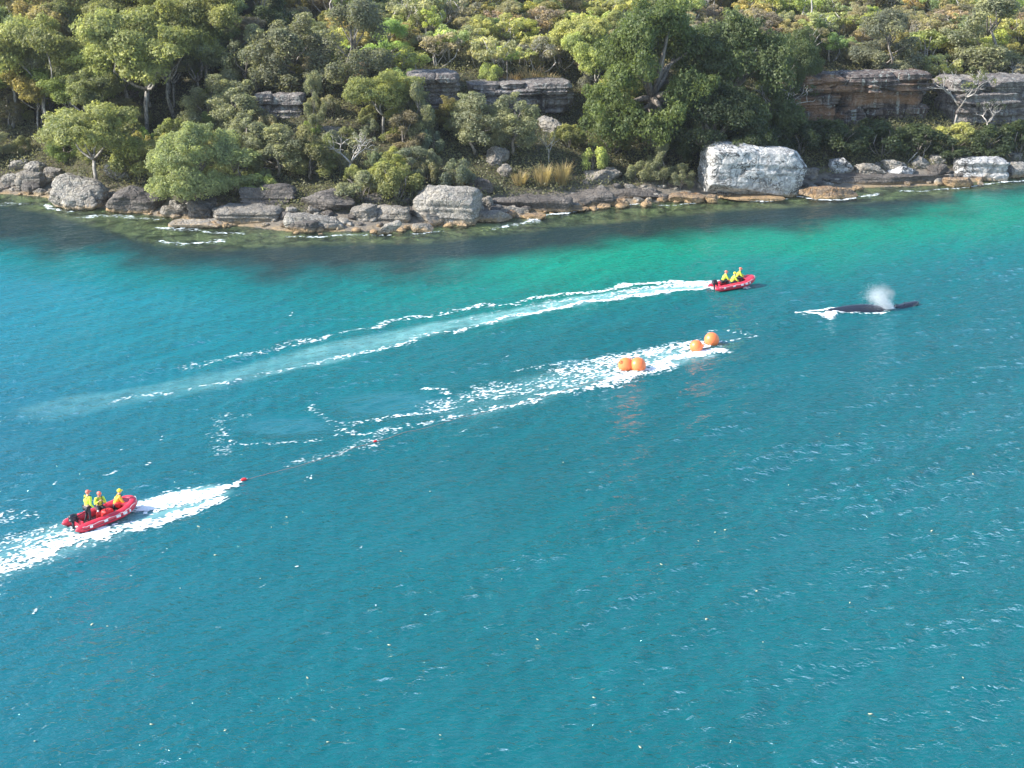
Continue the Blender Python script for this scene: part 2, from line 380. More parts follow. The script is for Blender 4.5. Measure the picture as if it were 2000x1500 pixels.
gx = sstep(-22, 12, X + nz * 8) * (1 - sstep(5, 26, wd)); Cc = Cc * (1 - gx[:, None]) + green * gx[:, None]
f = (1 - sstep(-4.5, 6.5, wd + nz2 * 2))[:, None]; Cc = Cc * (1 - f) + weed * f
sq = shelfY(X) - Y + nz2 * 2.5
f = ((1 - sstep(-1.8, 1.8, sq)) * (0.45 + 0.5 * sstep(-.25, .25, fbm2(X * 0.3, Y * 0.5, 3, 88))))[:, None]; Cc = Cc * (1 - f) + shal * f
Cc *= (1 + 0.08 * nz2 + 0.08 * nz)[:, None]
f = ((1 - sstep(-48, 2, X)) * sstep(4, 14, wd))[:, None]; Cc = Cc * (1 + f * np.array([9.0, 0.22, 0.55]))  # sky glow on the left water, painted into the body colour
for pts, w0, w1, a0, a1 in ((MILK, 0.8, 2.2, 1.0, 0.15), (MILK2, 1.9, 2.6, 0.6, 0.1), (MILK3, 1.1, 2.4, 0.65, 0.4)):
    d, tt = seg_dist(X, Y, pts); ww = w0 + (w1 - w0) * np.sqrt(tt)
    f = (1 - sstep(0.45, 1.1, d / ww + 0.35 * nz2)) * (a0 + (a1 - a0) * tt ** 0.8) * 0.9
    f = np.clip(f * (0.85 + 0.5 * fbm2(X * 0.9, Y * 0.9, 3, 71)), 0, 1)[:, None]
    Cc = Cc * (1 - f) + milk * f
Cc = np.clip(Cc, 0.002, 1)
depth = -terr(X, Y)
op = sstep(0.2, 1.9, depth) * 0.97 + 0.03
op = np.maximum(op, sstep(-5, 0.5, wd))
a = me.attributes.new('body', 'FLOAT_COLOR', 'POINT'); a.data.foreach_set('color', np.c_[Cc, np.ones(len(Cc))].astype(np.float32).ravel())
a = me.attributes.new('opac', 'FLOAT', 'POINT'); a.data.foreach_set('value', op.astype(np.float32))
a = me.attributes.new('slick', 'FLOAT', 'POINT'); a.data.foreach_set('value', slick(X, Y).astype(np.float32))
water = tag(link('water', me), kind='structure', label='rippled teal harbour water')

# ------------------------------------------------------------------ foam (real lacy sheets riding on the waves)
M['foam'] = simple('sea_foam', (0.82, 0.85, 0.86), 0.7, 0.05)
def smooth_line(P, n=6):
    if len(P) < 3: return P
    out = []
    for i in range(len(P) - 1):
        p0, p1, p2, p3 = P[max(i - 1, 0)], P[i], P[i + 1], P[min(i + 2, len(P) - 1)]
        for t in np.linspace(0, 1, n, endpoint=False): out.append(.5 * ((2 * p1) + (-p0 + p2) * t + (2 * p0 - 5 * p1 + 4 * p2 - p3) * t * t + (-p0 + 3 * p1 - 3 * p2 + p3) * t ** 3))
    out.append(P[-1]); return np.array(out)
def froth_mat():
    t = NT('sea_froth'); a = t.n('Attribute', attribute_name='thick').outputs['Fac']; n = t.noise(t.pos(), 14.0, 3, 0.7)
    f = t.math('MULTIPLY', t.ramp(a, [(0.05, 0.0), (0.75, 1.0)]), t.math('ADD', 0.62, t.math('MULTIPLY', n, 0.75)), clamp=True)
    d = t.n('BsdfDiffuse', {'Color': t.mix(a, (0.62, 0.76, 0.77), (0.86, 0.88, 0.88))}).outputs[0]
    return t.finish(t.n('MixShader', {0: f, 1: t.n('BsdfTransparent').outputs[0], 2: d}).outputs[0])
M['froth'] = froth_mat()
def foam(name, strokes, label, cell=0.065, seed=0, asp=1.6, ang=25, cat='wake'):
    """strokes: (pixel polyline, half widths in m at start/end, density start/end, kind)"""
    out = []
    allp = [smooth_line(poly_world(s[0])) for s in strokes]; mw = max(max(s[1]) for s in strokes) * 1.4
    lo = np.min([p.min(0) for p in allp], 0)[:2] - mw; hi = np.max([p.max(0) for p in allp], 0)[:2] + mw
    nx = int((hi[0] - lo[0]) / cell) + 1; ny = int((hi[1] - lo[1]) / cell) + 1
    # coarse mask first, so only cells near a stroke are evaluated
    keep = []
    step = 8
    cx = lo[0] + (np.arange(0, nx, step) + step / 2) * cell; cy = lo[1] + (np.arange(0, ny, step) + step / 2) * cell
    GX, GY = np.meshgrid(cx, cy); near = np.zeros(GX.shape, bool)
    for s, P in zip(strokes, allp):
        d, tt = seg_dist(GX, GY, P); near |= d < max(s[1]) * 1.35 + cell * step
    jj, ii = np.nonzero(near)
    I = (ii[:, None, None] * step + np.arange(step)[None, :, None] + 0 * np.arange(step)[None, None, :]).ravel()
    J = (jj[:, None, None] * step + 0 * np.arange(step)[None, :, None] + np.arange(step)[None, None, :]).ravel()
    x = lo[0] + (I + 0.5) * cell; y = lo[1] + (J + 0.5) * cell
    D = np.zeros(x.shape)
    wx = x + 0.9 * fbm2(x * 0.5, y * 0.5, 3, seed + 5); wy = y + 0.9 * fbm2(x * 0.5 + 9, y * 0.5, 2, seed + 6)
    for s, P in zip(strokes, allp):
        d, tt = seg_dist(wx, wy, P); W = s[1][0] + (s[1][1] - s[1][0]) * tt; A = s[2][0] + (s[2][1] - s[2][0]) * tt
        D = np.maximum(D, A * (1 - sstep(0.25, 1.2, d / W)))
    c, q = math.cos(R(ang)), math.sin(R(ang)); u = (x * c + y * q) / asp; v = -x * q + y * c
    lace = 0.62 * (-np.abs(fbm2(u * 3.0, v * 3.0, 3, seed)) * 2.6) - 0.75 * np.abs(fbm2(u * 6, v * 6, 2, seed + 11)) * 2.4 + 0.42 * fbm2(u * 9, v * 11, 1, seed + 23) + 0.22 * fbm2(x * 0.45, y * 0.45, 2, seed + 31)
    q_ = np.sort(lace[::7]); rank = np.searchsorted(q_, lace) / len(q_)
    cov = np.clip(np.clip(D, 0, 1.05) ** 1.7 * 0.95, 0, 0.90)
    th = (rank - (1 - cov) + 0.14) / 0.42
    m = (th > 0.02) & (cov > 0.01)
    m &= D > 0.04
    I, J, D, th = I[m], J[m], D[m], np.clip(th[m], 0, 1)
    key = np.unique(np.concatenate([(J + b) * (nx + 2) + (I + a) for a in (0, 1) for b in (0, 1)]))
    idx = lambda a, b: np.searchsorted(key, (J + b) * (nx + 2) + (I + a))
    F = np.stack([idx(0, 0), idx(1, 0), idx(1, 1), idx(0, 1)], 1)
    gj, gi = key // (nx + 2), key % (nx + 2)
    vx = lo[0] + gi * cell; vy = lo[1] + gj * cell
    vx = vx + cell * 0.55 * vnoise2(gi * 0.83, gj * 0.83, seed + 3); vy = vy + cell * 0.55 * vnoise2(gi * 0.83 + 50, gj * 0.83, seed + 4)
    dens = np.zeros(len(key)); np.maximum.at(dens, F.ravel(), np.repeat(D, 4))
    vz = water_h(vx, vy) + 0.016 + dens * 0.025 * (1 + fbm2(vx * 2.5, vy * 2.5, 3, seed + 8) * 1.6)
    ths = np.zeros(len(key)); cnt = np.zeros(len(key)); np.add.at(ths, F.ravel(), np.repeat(th, 4)); np.add.at(cnt, F.ravel(), 1)
    me = mesh_np(name, np.stack([vx, vy, vz], 1), F, M['froth'], True)
    at_ = me.attributes.new('thick', 'FLOAT', 'POINT'); at_.data.foreach_set('value', (ths / np.maximum(cnt, 1) * np.minimum(1, .3 + cnt / 5)).astype(np.float32))
    return tag(link(name, me), label, cat, kind='stuff')
foam('wake_foam', [
    ([(1470, 562), (1440, 563), (1400, 561)], (0.35, 0.5), (1.0, 1.0)),
    ([(1405, 556), (1330, 556), (1250, 566), (1160, 582)], (1.0, 0.9), (1.05, 0.35)),
    ([(1400, 550), (1290, 550), (1230, 556), (1160, 568), (1000, 590)], (0.6, 0.55), (1.0, 0.62)),
    ([(1000, 590), (830, 617), (700, 645), (560, 677), (440, 703), (350, 722)], (0.65, 0.5), (0.62, 0.34)),
    ([(1400, 561), (1300, 570), (1150, 590), (1000, 620)], (0.55, 0.5), (1.0, 0.7)),
    ([(1000, 620), (870, 650), (760, 676), (640, 702), (560, 722), (470, 744), (400, 756), (220, 788)], (0.55, 0.4), (0.68, 0.30)),
    ([(1160, 580), (1000, 606), (860, 632)], (0.9, 0.6), (0.42, 0.15)),
], 'long curved white double wake trailing left behind the farther red boat', 0.05, 100, 1.8, 30, 'wake')
foam('wake_foam', [
    ([(1405, 688), (1330, 698), (1265, 728), (1180, 750)], (0.9, 0.9), (1.0, 0.75)),
    ([(1180, 750), (1080, 775), (960, 802), (850, 822), (740, 850)], (0.75, 0.4), (0.75, 0.36)),
    ([(1375, 672), (1290, 688), (1210, 705), (1120, 730)], (1.5, 2.0), (0.75, 0.55)),
    ([(1250, 715), (1150, 735), (1040, 755), (940, 775), (870, 792)], (2.0, 1.6), (0.62, 0.38)),
    ([(1290, 680), (1200, 697), (1080, 712), (1010, 722)], (0.5, 0.4), (0.6, 0.3)),
    ([(830, 755), (862, 768), (886, 787), (872, 800), (760, 816), (680, 824)], (0.45, 0.35), (0.6, 0.5)),
    ([(622, 792), (640, 815), (690, 826)], (0.35, 0.35), (0.5, 0.4)),
    ([(655, 828), (690, 850), (722, 846), (800, 832), (880, 812)], (0.5, 0.5), (0.48, 0.4)),
    ([(436, 846), (480, 862), (560, 863), (650, 854)], (0.35, 0.3), (0.48, 0.34)),
    ([(455, 815), (430, 835), (428, 858), (452, 885)], (1.1, 0.8), (0.26, 0.2)),
    ([(760, 850), (660, 885), (560, 905)], (0.8, 0.6), (0.3, 0.2)),
    ([(1385, 652), (1402, 646)], (0.25, 0.25), (0.7, 0.5)),
    ([(1425, 645), (1455, 650), (1466, 656)], (0.22, 0.22), (0.45, 0.45)),
    ([(1420, 668), (1445, 663), (1466, 656)], (0.22, 0.22), (0.8, 0.5)),
], 'lacy white churned trail dragged behind the four orange buoys', 0.048, 200, 1.6, 35, 'wake')
foam('wake_foam', [
    ([(455, 948), (400, 958), (320, 978), (270, 995)], (0.7, 1.3), (0.95, 1.0)),
    ([(470, 942), (445, 950)], (0.2, 0.5), (0.7, 0.8)),
    ([(420, 975), (350, 1003), (280, 1030), (190, 1045), (120, 1066), (0, 1108), (-80, 1135)], (0.8, 1.1), (0.95, 0.78)),
    ([(150, 1042), (60, 1070), (-60, 1110)], (1.3, 1.9), (0.62, 0.5)),
    ([(130, 1024), (60, 1046), (-60, 1075)], (0.6, 0.9), (0.5, 0.4)),
    ([(40, 1008), (10, 1012), (-20, 1016)], (0.9, 0.8), (0.45, 0.45)),
    ([(300, 962), (400, 946), (450, 940)], (0.35, 0.3), (0.5, 0.4)),
    ([(262, 985), (290, 978)], (0.6, 0.8), (0.8, 0.6)),
    ([(100, 1060), (20, 1110), (-40, 1150)], (1.2, 1.6), (0.3, 0.3)),
], 'bright white splash and wake around the nearer red boat at left', 0.045, 300, 1.4, 35, 'wake')
foam('whale_foam', [
    ([(1558, 609), (1580, 611), (1600, 616), (1622, 617), (1645, 611)], (0.5, 0.6), (0.95, 1.0)),
    ([(1596, 606), (1650, 606)], (0.45, 0.6), (1.05, 1.05)),
    ([(1632, 613), (1658, 607)], (0.5, 0.3), (1.0, 0.9)),
    ([(1700, 605), (1720, 603), (1745, 600)], (0.6, 0.5), (1.05, 1.05)),
    ([(1655, 611), (1700, 612), (1740, 606)], (0.25, 0.25), (0.6, 0.6)),
    ([(1560, 612), (1590, 622)], (0.4, 0.4), (0.3, 0.2)),
], 'thin white water streaming off the tail end of the whale', 0.06, 400, 2.0, 10, 'foam')
foam('shore_foam', [
    ([(-60, 402), (0, 399), (60, 400)], (0.5, 0.5), (0.35, 0.4)),
    ([(85, 402), (105, 408), (140, 412)], (0.6, 0.5), (0.75, 0.5)),
    ([(150, 425), (220, 422), (300, 428)], (0.7, 0.7), (0.4, 0.5)),
    ([(320, 470), (360, 476), (420, 474), (430, 468)], (0.7, 0.6), (0.45, 0.6)),
    ([(320, 445), (380, 452), (480, 456)], (0.9, 0.6), (0.5, 0.45)),
    ([(560, 462), (640, 462), (700, 458), (760, 462)], (0.45, 0.4), (0.55, 0.5)),
    ([(800, 458), (860, 452)], (0.3, 0.3), (0.5, 0.4)),
    ([(960, 446), (1010, 436), (1050, 430)], (0.7, 0.6), (0.55, 0.6)),
    ([(1050, 420), (1110, 414), (1180, 404), (1260, 398)], (0.55, 0.4), (0.85, 0.5)),
    ([(1290, 402), (1360, 398)], (0.3, 0.3), (0.45, 0.4)),
    ([(1475, 392), (1530, 390)], (0.6, 0.5), (0.7, 0.6)),
    ([(1560, 382), (1600, 390), (1660, 388), (1705, 378)], (0.5, 0.7), (0.6, 0.7)),
    ([(1760, 374), (1830, 370), (1900, 364)], (0.4, 0.4), (0.55, 0.6)),
    ([(1900, 364), (1990, 352), (2040, 346)], (0.5, 0.4), (0.65, 0.5)),
], 'thin white wash breaking along the foot of the shore rocks', 0.08, 500, 2.2, 0, 'foam')
fl = []
for (a, b) in [(595, 938), (612, 934), (580, 1096), (415, 1220), (712, 1190), (575, 612), (228, 920), (300, 905), (690, 1070), (905, 840), (990, 700), (1495, 632), (310, 1080), (505, 1150), (70, 1190), (1795, 763), (250, 870), (320, 850), (110, 940)]:
    fl.append(([(a - 6, b + 4), (a + 6, b - 4)], (0.10, 0.07), (0.62, 0.45)))
foam('foam_flecks', fl, 'loose white foam flecks scattered over the open water', 0.05, 600, 1.5, 40, 'foam')

# ------------------------------------------------------------------ rocks
def cube_pts(n):
    V = {}; F = []; L = []
    def vid(p):
        k = tuple(np.round(p, 5))
        if k not in V: V[k] = len(L); L.append(k)
        return V[k]
    g = np.linspace(-1, 1, n + 1); g = np.tan(g * math.pi / 4 * 0.9) / math.tan(math.pi / 4 * 0.9)
    for ax in range(3):
        for sg in (-1, 1):
            for i in range(n):
                for j in range(n):
                    q = []
                    for (a, b) in ((i, j), (i + 1, j), (i + 1, j + 1), (i, j + 1)):
                        p = [0, 0, 0]; p[ax] = sg; p[(ax + 1) % 3] = g[a]; p[(ax + 2) % 3] = g[b]; q.append(vid(p))
                    F.append(tuple(q) if sg > 0 else tuple(q[::-1]))
    return np.array(L), np.array(F)
CUBES = {n: cube_pts(n) for n in (10, 18, 32, 48)}
def rock_np(w, d, h, seed, n=18, p=5.0, cuts=12, rough=0.13, strata=0.0, cutmin=0.5):
    C, F = CUBES[n]; rg = np.random.default_rng(seed)
    nn = (np.abs(C) ** p).sum(1) ** (1 / p); P = C / nn[:, None]
    for _ in range(cuts):
        v = rg.normal(size=3); v[2] = v[2] * 0.8 + 0.2; v /= np.linalg.norm(v); c = rg.uniform(cutmin, 1.0) * (np.abs(v).sum() ** 0.5)
        t = P @ v - c; P = P - np.clip(t, 0, None)[:, None] * v
    s = np.array([w, d, h]) / 2; S = P * s; q = min(w, d, h)
    if strata:
        f = 1 + strata * vnoise3(S[:, 2] * 2.2 + seed, 0 * S[:, 0] + S[:, 0] * 0.1, 0 * S[:, 0], seed) + strata * 0.5 * vnoise3(S[:, 2] * 6 + seed, 0 * S[:, 0], 0 * S[:, 0], seed + 1)
        S[:, 0] *= 1 + (f - 1) * min(1, q / w * 1.5); S[:, 1] *= f
    fr = 1.6 / q
    nrm = P / np.linalg.norm(P, axis=1)[:, None]
    S = S + nrm * (rough * q * fbm3(S[:, 0] * fr + seed, S[:, 1] * fr, S[:, 2] * fr * 1.3, 4, seed))[:, None]
    S = S + nrm * (rough * 0.35 * q * (1 - 2 * np.abs(fbm3(S[:, 0] * fr * 3, S[:, 1] * fr * 3, S[:, 2] * fr * 5, 3, seed + 7))))[:, None]
    return S, F
def rock(px, pyb, wpx, hpx, mat='rock', label='', name='boulder', seed=0, depth=None, rot=None, tilt=(0, 0), sink=0.18, p=5.0, cuts=12, rough=0.16, strata=0.08, n=32, group=None, cat='rock', onshore=True, Y=None, cutmin=0.5, shape=None):
    g = ground(px, pyb) if Y is None else at(px, pyb, Y)
    k = proj(g)[2]; W = wpx / k; H = hpx / k * 1.0; D = depth if depth else min(W, max(H * 1.2, W * 0.6))
    al = math.atan2(CAM_H - g[2], g[1])
    H = max(H - D * math.sin(al) * 0.55, H * 0.45) / math.cos(al)
    S, F = rock_np(W * 1.03, D, H * (1 + sink), seed, n, p, cuts, rough, strata, cutmin)
    if shape: S = shape(S, W, D, H)
    o = link(name, mesh_np(name, S, F, M[mat], False))
    o.location = (g[0], g[1] + D * 0.42, g[2] + H * (1 - sink) / 2); o.rotation_euler = (R(tilt[0]), R(tilt[1]), R(rot if rot is not None else (seed * 37) % 17 - 8))
    return tag(o, label, cat, group)
def boulder_shape(S, W, D, H):
    u = S[:, 0] / W; v = S[:, 2] / H
    z = S[:, 2] - np.clip(u + .15, 0, 1) * H * .22 * np.clip(v + .5, 0, 1)                       # top falls away to the right
    x = S[:, 0] + W * (.05 * np.clip(u, -1, 0) * (1 - 2 * np.abs(v + .1))) - W * .07 * np.clip(.1 - v, 0, 1) * (u > .15) * (u - .15) * 4   # left bulge, undercut lower right
    y = S[:, 1] + D * .12 * np.clip(-v, 0, 1) * (S[:, 1] < 0)
    return np.stack([x, y, z], 1)
rock(1474, 386, 182, 108, 'rock_white', 'huge white and black-veined boulder, the largest rock on the shore', seed=9, n=48, p=9, cuts=7, rough=0.075, depth=6.0, tilt=(-6, 2), rot=9, sink=0.1, cutmin=0.82, strata=0.02, shape=boulder_shape)
rock(872, 436, 122, 70, 'rock_pale', 'flat-topped pale boulder with layered front at the water edge', seed=11, n=32, p=8, cuts=8, rough=0.09, strata=0.05, depth=4.6, rot=-6, tilt=(0, 1), cutmin=0.85)
rock(148, 408, 96, 60, 'rock_pale', 'bright white sloping boulder at left, running down into the water', seed=22, n=32, p=4, cuts=8, tilt=(0, 14), depth=4.0)
rock(166, 410, 56, 24, 'rock', 'low rounded slab in front of the bright white sloping boulder', seed=23, p=3, tilt=(0, -10))
rock(258, 416, 96, 56, 'rock_dark', 'dark hollow-fronted boulder below the small leaning gum tree', seed=24, n=32, rough=0.15, p=5, depth=3.6)
rock(62, 372, 62, 36, 'rock', 'rounded grey-brown boulder at the far left water edge', seed=25, p=3.5)
rock(70, 345, 44, 26, 'rock_pale', 'pale smooth boulder behind the rounded grey-brown one', seed=26, p=3.5)
rock(18, 364, 46, 22, 'rock_pale', 'pale low rock touching the left picture edge', seed=27)
rock(32, 334, 38, 22, 'rock_pale', 'small pale boulder high in the rock pile at far left', seed=28)
rock(100, 352, 40, 24, 'rock', 'brown block wedged left of the bright white boulder', seed=29)
rock(228, 350, 46, 32, 'rock_pale', 'grey boulder behind the trunk of the leaning gum tree', seed=30)
rock(316, 345, 26, 34, 'rock_pale', 'narrow upright pale rock left of the big round light green bush', seed=31)
rock(346, 424, 50, 22, 'rock', 'small tan rock between the hollow boulder and the dark cave rock', seed=32, p=4)
rock(394, 428, 60, 44, 'rock_dark', 'dark cave-like rock under the light green bush', seed=33, rough=0.2, n=32)
rock(378, 446, 96, 14, 'rock_pale', 'flat pale slab awash at the end of the ledge', seed=34, p=6, depth=2.6)
rock(425, 442, 74, 16, 'rock', 'tan tilted slab lying on the pale flat ledge', seed=35, tilt=(0, 5), p=6)
rock(480, 436, 128, 34, 'rock', 'long grey layered ledge below the yellow-green bush', seed=36, n=32, p=8, strata=0.15, depth=3.8, cuts=4, cutmin=.85)
rock(520, 408, 100, 44, 'rock_dark', 'dark pitted ledge above the long grey one', seed=37, n=32, p=6, strata=0.12, rough=0.14, depth=3.4)
rock(612, 448, 112, 26, 'rock_pale', 'thin slanted pale slab propped over brown rubble', seed=38, tilt=(0, 7), p=9, n=18, depth=2.4, cuts=3, cutmin=.85)
rock(590, 455, 66, 24, 'rock_dark', 'brown block under the slanted slab', seed=39)
rock(636, 418, 104, 44, 'rock_dark', 'dark stepped outcrop with a pale lip behind the slanted slab', seed=40, n=32, p=6, strata=0.14, depth=3.6)
rock(716, 432, 60, 32, 'rock', 'squarish grey block with a vertical crack beside the stepped outcrop', seed=41, p=7)
rock(768, 432, 62, 36, 'rock', 'grey streaked boulder left of the flat-topped pale boulder', seed=42)
rock(808, 424, 34, 18, 'rock_dark', 'small dark rock wedged against the flat-topped boulder', seed=43)
rock(735, 398, 46, 22, 'rock_dark', 'dark rounded rock under the low grey-green shrub', seed=44)
rock(758, 458, 52, 20, 'rock_pale', 'pointed pale slab tilted up out of the shallows', seed=45, tilt=(0, -18), p=6, depth=1.0)
rock(824, 454, 42, 16, 'rock', 'small tan block at the water edge in front of the flat-topped boulder', seed=46)
rock(962, 434, 72, 22, 'rock', 'flat brown slab overlapping the foot of the flat-topped boulder', seed=47, p=5, tilt=(0, -4))
rock(1002, 424, 58, 20, 'rock', 'second flat brown slab behind and right of the first', seed=48, p=5, tilt=(0, 6))
rock(948, 408, 42, 22, 'rock', 'rounded brown rock right of the flat-topped boulder', seed=49, p=3.5)
rock(940, 378, 46, 26, 'rock_dark', 'dark angular rock above the flat-topped boulder', seed=50)
rock(1028, 396, 34, 13, 'rock_pale', 'small pale flat rock perched on the dark ledge', seed=51, p=5, Y=wp(1028,405)[1])
rock(1040, 412, 150, 26, 'rock_dark', 'long dark undercut ledge in the middle of the shore', seed=52, n=32, p=9, strata=0.15, depth=3.0, cuts=3, cutmin=.9)
rock(1150, 402, 92, 30, 'rock_dark', 'dark block of ledge with a pale corner', seed=53, n=32, p=7, strata=0.12, depth=3.0)
rock(1250, 392, 120, 20, 'rock_dark', 'low dark rubble ledge right of the grey blocks', seed=54, n=32, p=5, rough=0.2, depth=3.0)
rock(1180, 362, 70, 34, 'rock', 'stack of broken grey blocks above the dark ledge', seed=55, n=32, rough=0.2, depth=3)
rock(1190, 346, 28, 18, 'rock_pale', 'pale block on top of the broken grey stack', seed=56)
rock(1230, 372, 26, 12, 'rock', 'little brown rounded rock below the grey upright shrub', seed=57)
rock(1040, 428, 50, 12, 'rock_orange', 'orange wave-washed rock beside the flat brown slabs', seed=58, rough=0.18)
rock(1112, 414, 70, 10, 'rock_orange', 'thin orange band of rock washed by white foam', seed=59, rough=0.2)
rock(1212, 404, 34, 16, 'rock_orange', 'jagged bright orange rock at the water line', seed=60, rough=0.22, cuts=10)
rock(1180, 408, 22, 10, 'rock_orange', 'orange wet rock just left of the jagged bright orange rock', seed=61, rough=0.2)
rock(1342, 396, 66, 20, 'rock_orange', 'rounded orange-brown rock left of the huge white boulder', seed=62, rough=0.14, p=3.5)
rock(1390, 396, 30, 16, 'rock_orange', 'little orange rock at the left foot of the huge white boulder', seed=63)
rock(1470, 392, 130, 14, 'rock_orange', 'low brown tidal base under the huge white boulder', seed=64, p=5, depth=4)
rock(1622, 390, 112, 24, 'rock_orange', 'orange and white slab sloping into foam right of the huge boulder', seed=65, n=32, p=4, tilt=(0, 5), depth=2.2, rough=0.13)
rock(1586, 352, 46, 22, 'rock', 'small grey rock heap beside the huge white boulder', seed=66, rough=0.2)
rock(1640, 338, 54, 26, 'rock_white', 'clean white wedge-shaped rock in the row right of the huge boulder', seed=67, tilt=(0, -8), cuts=5)
rock(1698, 346, 60, 26, 'rock_pale', 'grey cracked slab tilting right, beside the white wedge', seed=68, tilt=(0, 10), strata=0.15, p=6)
rock(1748, 334, 48, 22, 'rock_pale', 'grey block behind the smooth white slab', seed=69)
rock(1766, 346, 58, 20, 'rock_white', 'smooth white slab with rounded edge in the right-hand row', seed=70, p=4)
rock(1800, 330, 34, 24, 'rock_pale', 'upright squarish grey block in the right-hand row', seed=71, p=6)
rock(1830, 322, 32, 22, 'rock_pale', 'white-grey block leaning on the upright one', seed=72, tilt=(0, -25))
rock(1838, 346, 44, 26, 'rock_dark', 'dark squarish block between the pale rocks and the wide cracked one', seed=73)
rock(1742, 362, 260, 20, 'rock_dark', 'long dark tidal ledge under the row of white rocks', seed=74, n=32, p=7, strata=0.12, depth=3.0, rot=2)
rock(1920, 350, 98, 40, 'rock_white', 'wide cracked pale boulder near the right edge', seed=75, n=32, p=6, strata=0.12, depth=3.6, cuts=4, cutmin=.85)
rock(1990, 348, 46, 30, 'rock_pale', 'pale boulder cut by the right picture edge', seed=76)
rock(1984, 312, 46, 14, 'rock_pale', 'thin pale slab above the boulder at the right edge', seed=77, p=6)
rock(1878, 366, 62, 20, 'rock_orange', 'orange rock awash in front of the wide cracked boulder', seed=78, rough=0.12)
rock(972, 325, 36, 40, 'rock', 'leaning grey rock in the shaded slope, upper left of a pair', seed=79, tilt=(0, -25))
rock(985, 345, 30, 22, 'rock', 'small grey rock below the leaning one on the shaded slope', seed=80)
rock(1075, 262, 52, 34, 'rock_pale', 'pale lichened rock on the slope below the middle cliff', seed=81)
rock(200, 275, 30, 22, 'rock_pale', 'pale rock among the left gum trees', seed=82)
rock(640, 262, 60, 14, 'rock', 'flat grey ledge showing between the grey trees', seed=83, p=7)
# rubble: small stones in three looks, copies of eight meshes
rub = [mesh_np('stone', *rock_np(1, 0.8, 0.55, 900 + i, 10, 3.5, 6, 0.16), M[m], True) for i, m in enumerate(['rock', 'rock_pale', 'rock_orange', 'rock_dark', 'rock', 'rock_orange', 'rock_pale', 'rock_dark'])]
rr = random.Random(12); STN = []
for i in range(285):
    x = rr.uniform(-56, 58); d = rr.choice([rr.uniform(-1.4, 1.5), rr.uniform(0, 4), rr.uniform(0, 5.5)]); y = float(shoreY(x)) + d
    z = float(max(terr(x, y), -0.1)); px, py, k = proj((x, y, z))
    mi = rr.choice([2, 5, 2, 5, 0]) if d < 0.4 else rr.choice([0, 1, 3, 4, 6, 7])
    s = rr.uniform(0.4, 1.4) if rr.random() < .93 else rr.uniform(1.4, 2.0) * (0.8 if d < 0 else 1.15)
    o = link('stone', rub[mi]); o.location = (x, y, z + 0.1 * s); o.scale = (s, s, s * rr.uniform(0.7, 1.1)); o.rotation_euler = (rr.uniform(-.3, .3), rr.uniform(-.3, .3), rr.uniform(0, 6.28))
    STN.append((o, px, py, ('small ' if s < .8 else 'chunky ' if s > 1.2 else '') + ['grey', 'pale', 'orange', 'dark', 'grey', 'orange', 'pale', 'dark'][mi] + (' stone awash' if d < -0.2 else ' stone' if d < 1.6 else ' stone up the bank'), 'stone'))

# cliffs: courses of sandstone built as one mesh each
def cliff(pxl, pxr, pyt, pyb, Y, label, mat, seed, courses, depth=6.0, name='sandstone_cliff', rz=0):
    mb = MB(); rg = random.Random(seed); pc = at((pxl + pxr) / 2, pyb, Y); k = proj(pc)[2]; W = (pxr - pxl) / k; H = (pyb - pyt) / k / 0.98
    z = 0
    for i, (hf, inset, splits) in enumerate(courses):
        h = H * hf; cuts = [0] + sorted(rg.uniform(0.15, 0.85) for _ in range(splits)) + [1]
        for a, b in zip(cuts[:-1], cuts[1:]):
            ww = W * (b - a); S, F = rock_np(ww * 1.02 + 0.2, depth, h * rg.uniform(1.04, 1.2), seed * 13 + i * 5 + int(a * 100), 32, 9, 9, 0.15, 0.10, 0.86)
            S = S + np.array([W * ((a + b) / 2 - 0.5), depth / 2 + inset + rg.uniform(-0.35, 0.35), z + h / 2])
            mb.add(S, [tuple(f) for f in F])
        z += h
    o = mb.build(name, M[mat], None, False); o.location = tuple(pc); o.rotation_euler = (0, 0, R(rz)); return tag(o, label, 'cliff')
CL = [(1575, 1815, 140, 222), (1880, 1990, 156, 215), (950, 1112, 162, 200), (842, 880, 138, 182), (515, 580, 188, 208)]
def cliffY(px, pyb, extra=0): return ground(px, pyb)[1] - 0.5 + extra
cliff(1545, 1830, 150, 240, cliffY(1700, 240), 'long shaded sandstone cliff with orange and dark water streaks at right', 'cliff', 3, [(0.30, 0.25, 2), (0.36, 0.05, 1), (0.14, -0.55, 3), (0.20, -0.25, 3)], rz=14)
cliff(1862, 2060, 160, 242, cliffY(1930, 242), 'grey sandstone cliff behind the white bare tree at the right edge', 'cliff_grey', 4, [(0.45, 0.2, 2), (0.25, 0.0, 1), (0.30, 0.8, 2)], rz=16)
cliff(925, 1120, 166, 222, cliffY(1030, 222), 'brown-grey sandstone cliff in the middle of the hill below the orange grass', 'cliff_grey', 6, [(0.62, 0.35, 2), (0.2, -0.3, 2), (0.18, 0.2, 2)], rz=12)
cliff(802, 896, 146, 218, cliffY(855, 218), 'small bluish undercut cliff with flat cap left of the middle cliff', 'cliff_grey', 7, [(0.35, 0.0, 1), (0.42, 0.5, 0), (0.23, -0.9, 1)], rz=10)
cliff(502, 590, 188, 232, cliffY(545, 232), 'short tan sandstone ledge among the grey trees at left', 'cliff_grey', 8, [(0.6, 0.1, 1), (0.4, -0.2, 1)], 3.0)
cliff(1455, 1560, 208, 242, cliffY(1510, 242), 'low brown ledge in deep shade left of the streaked cliff', 'cliff', 9, [(0.5, 0.0, 1), (0.5, 0.3, 1)], 3.0, rz=14)

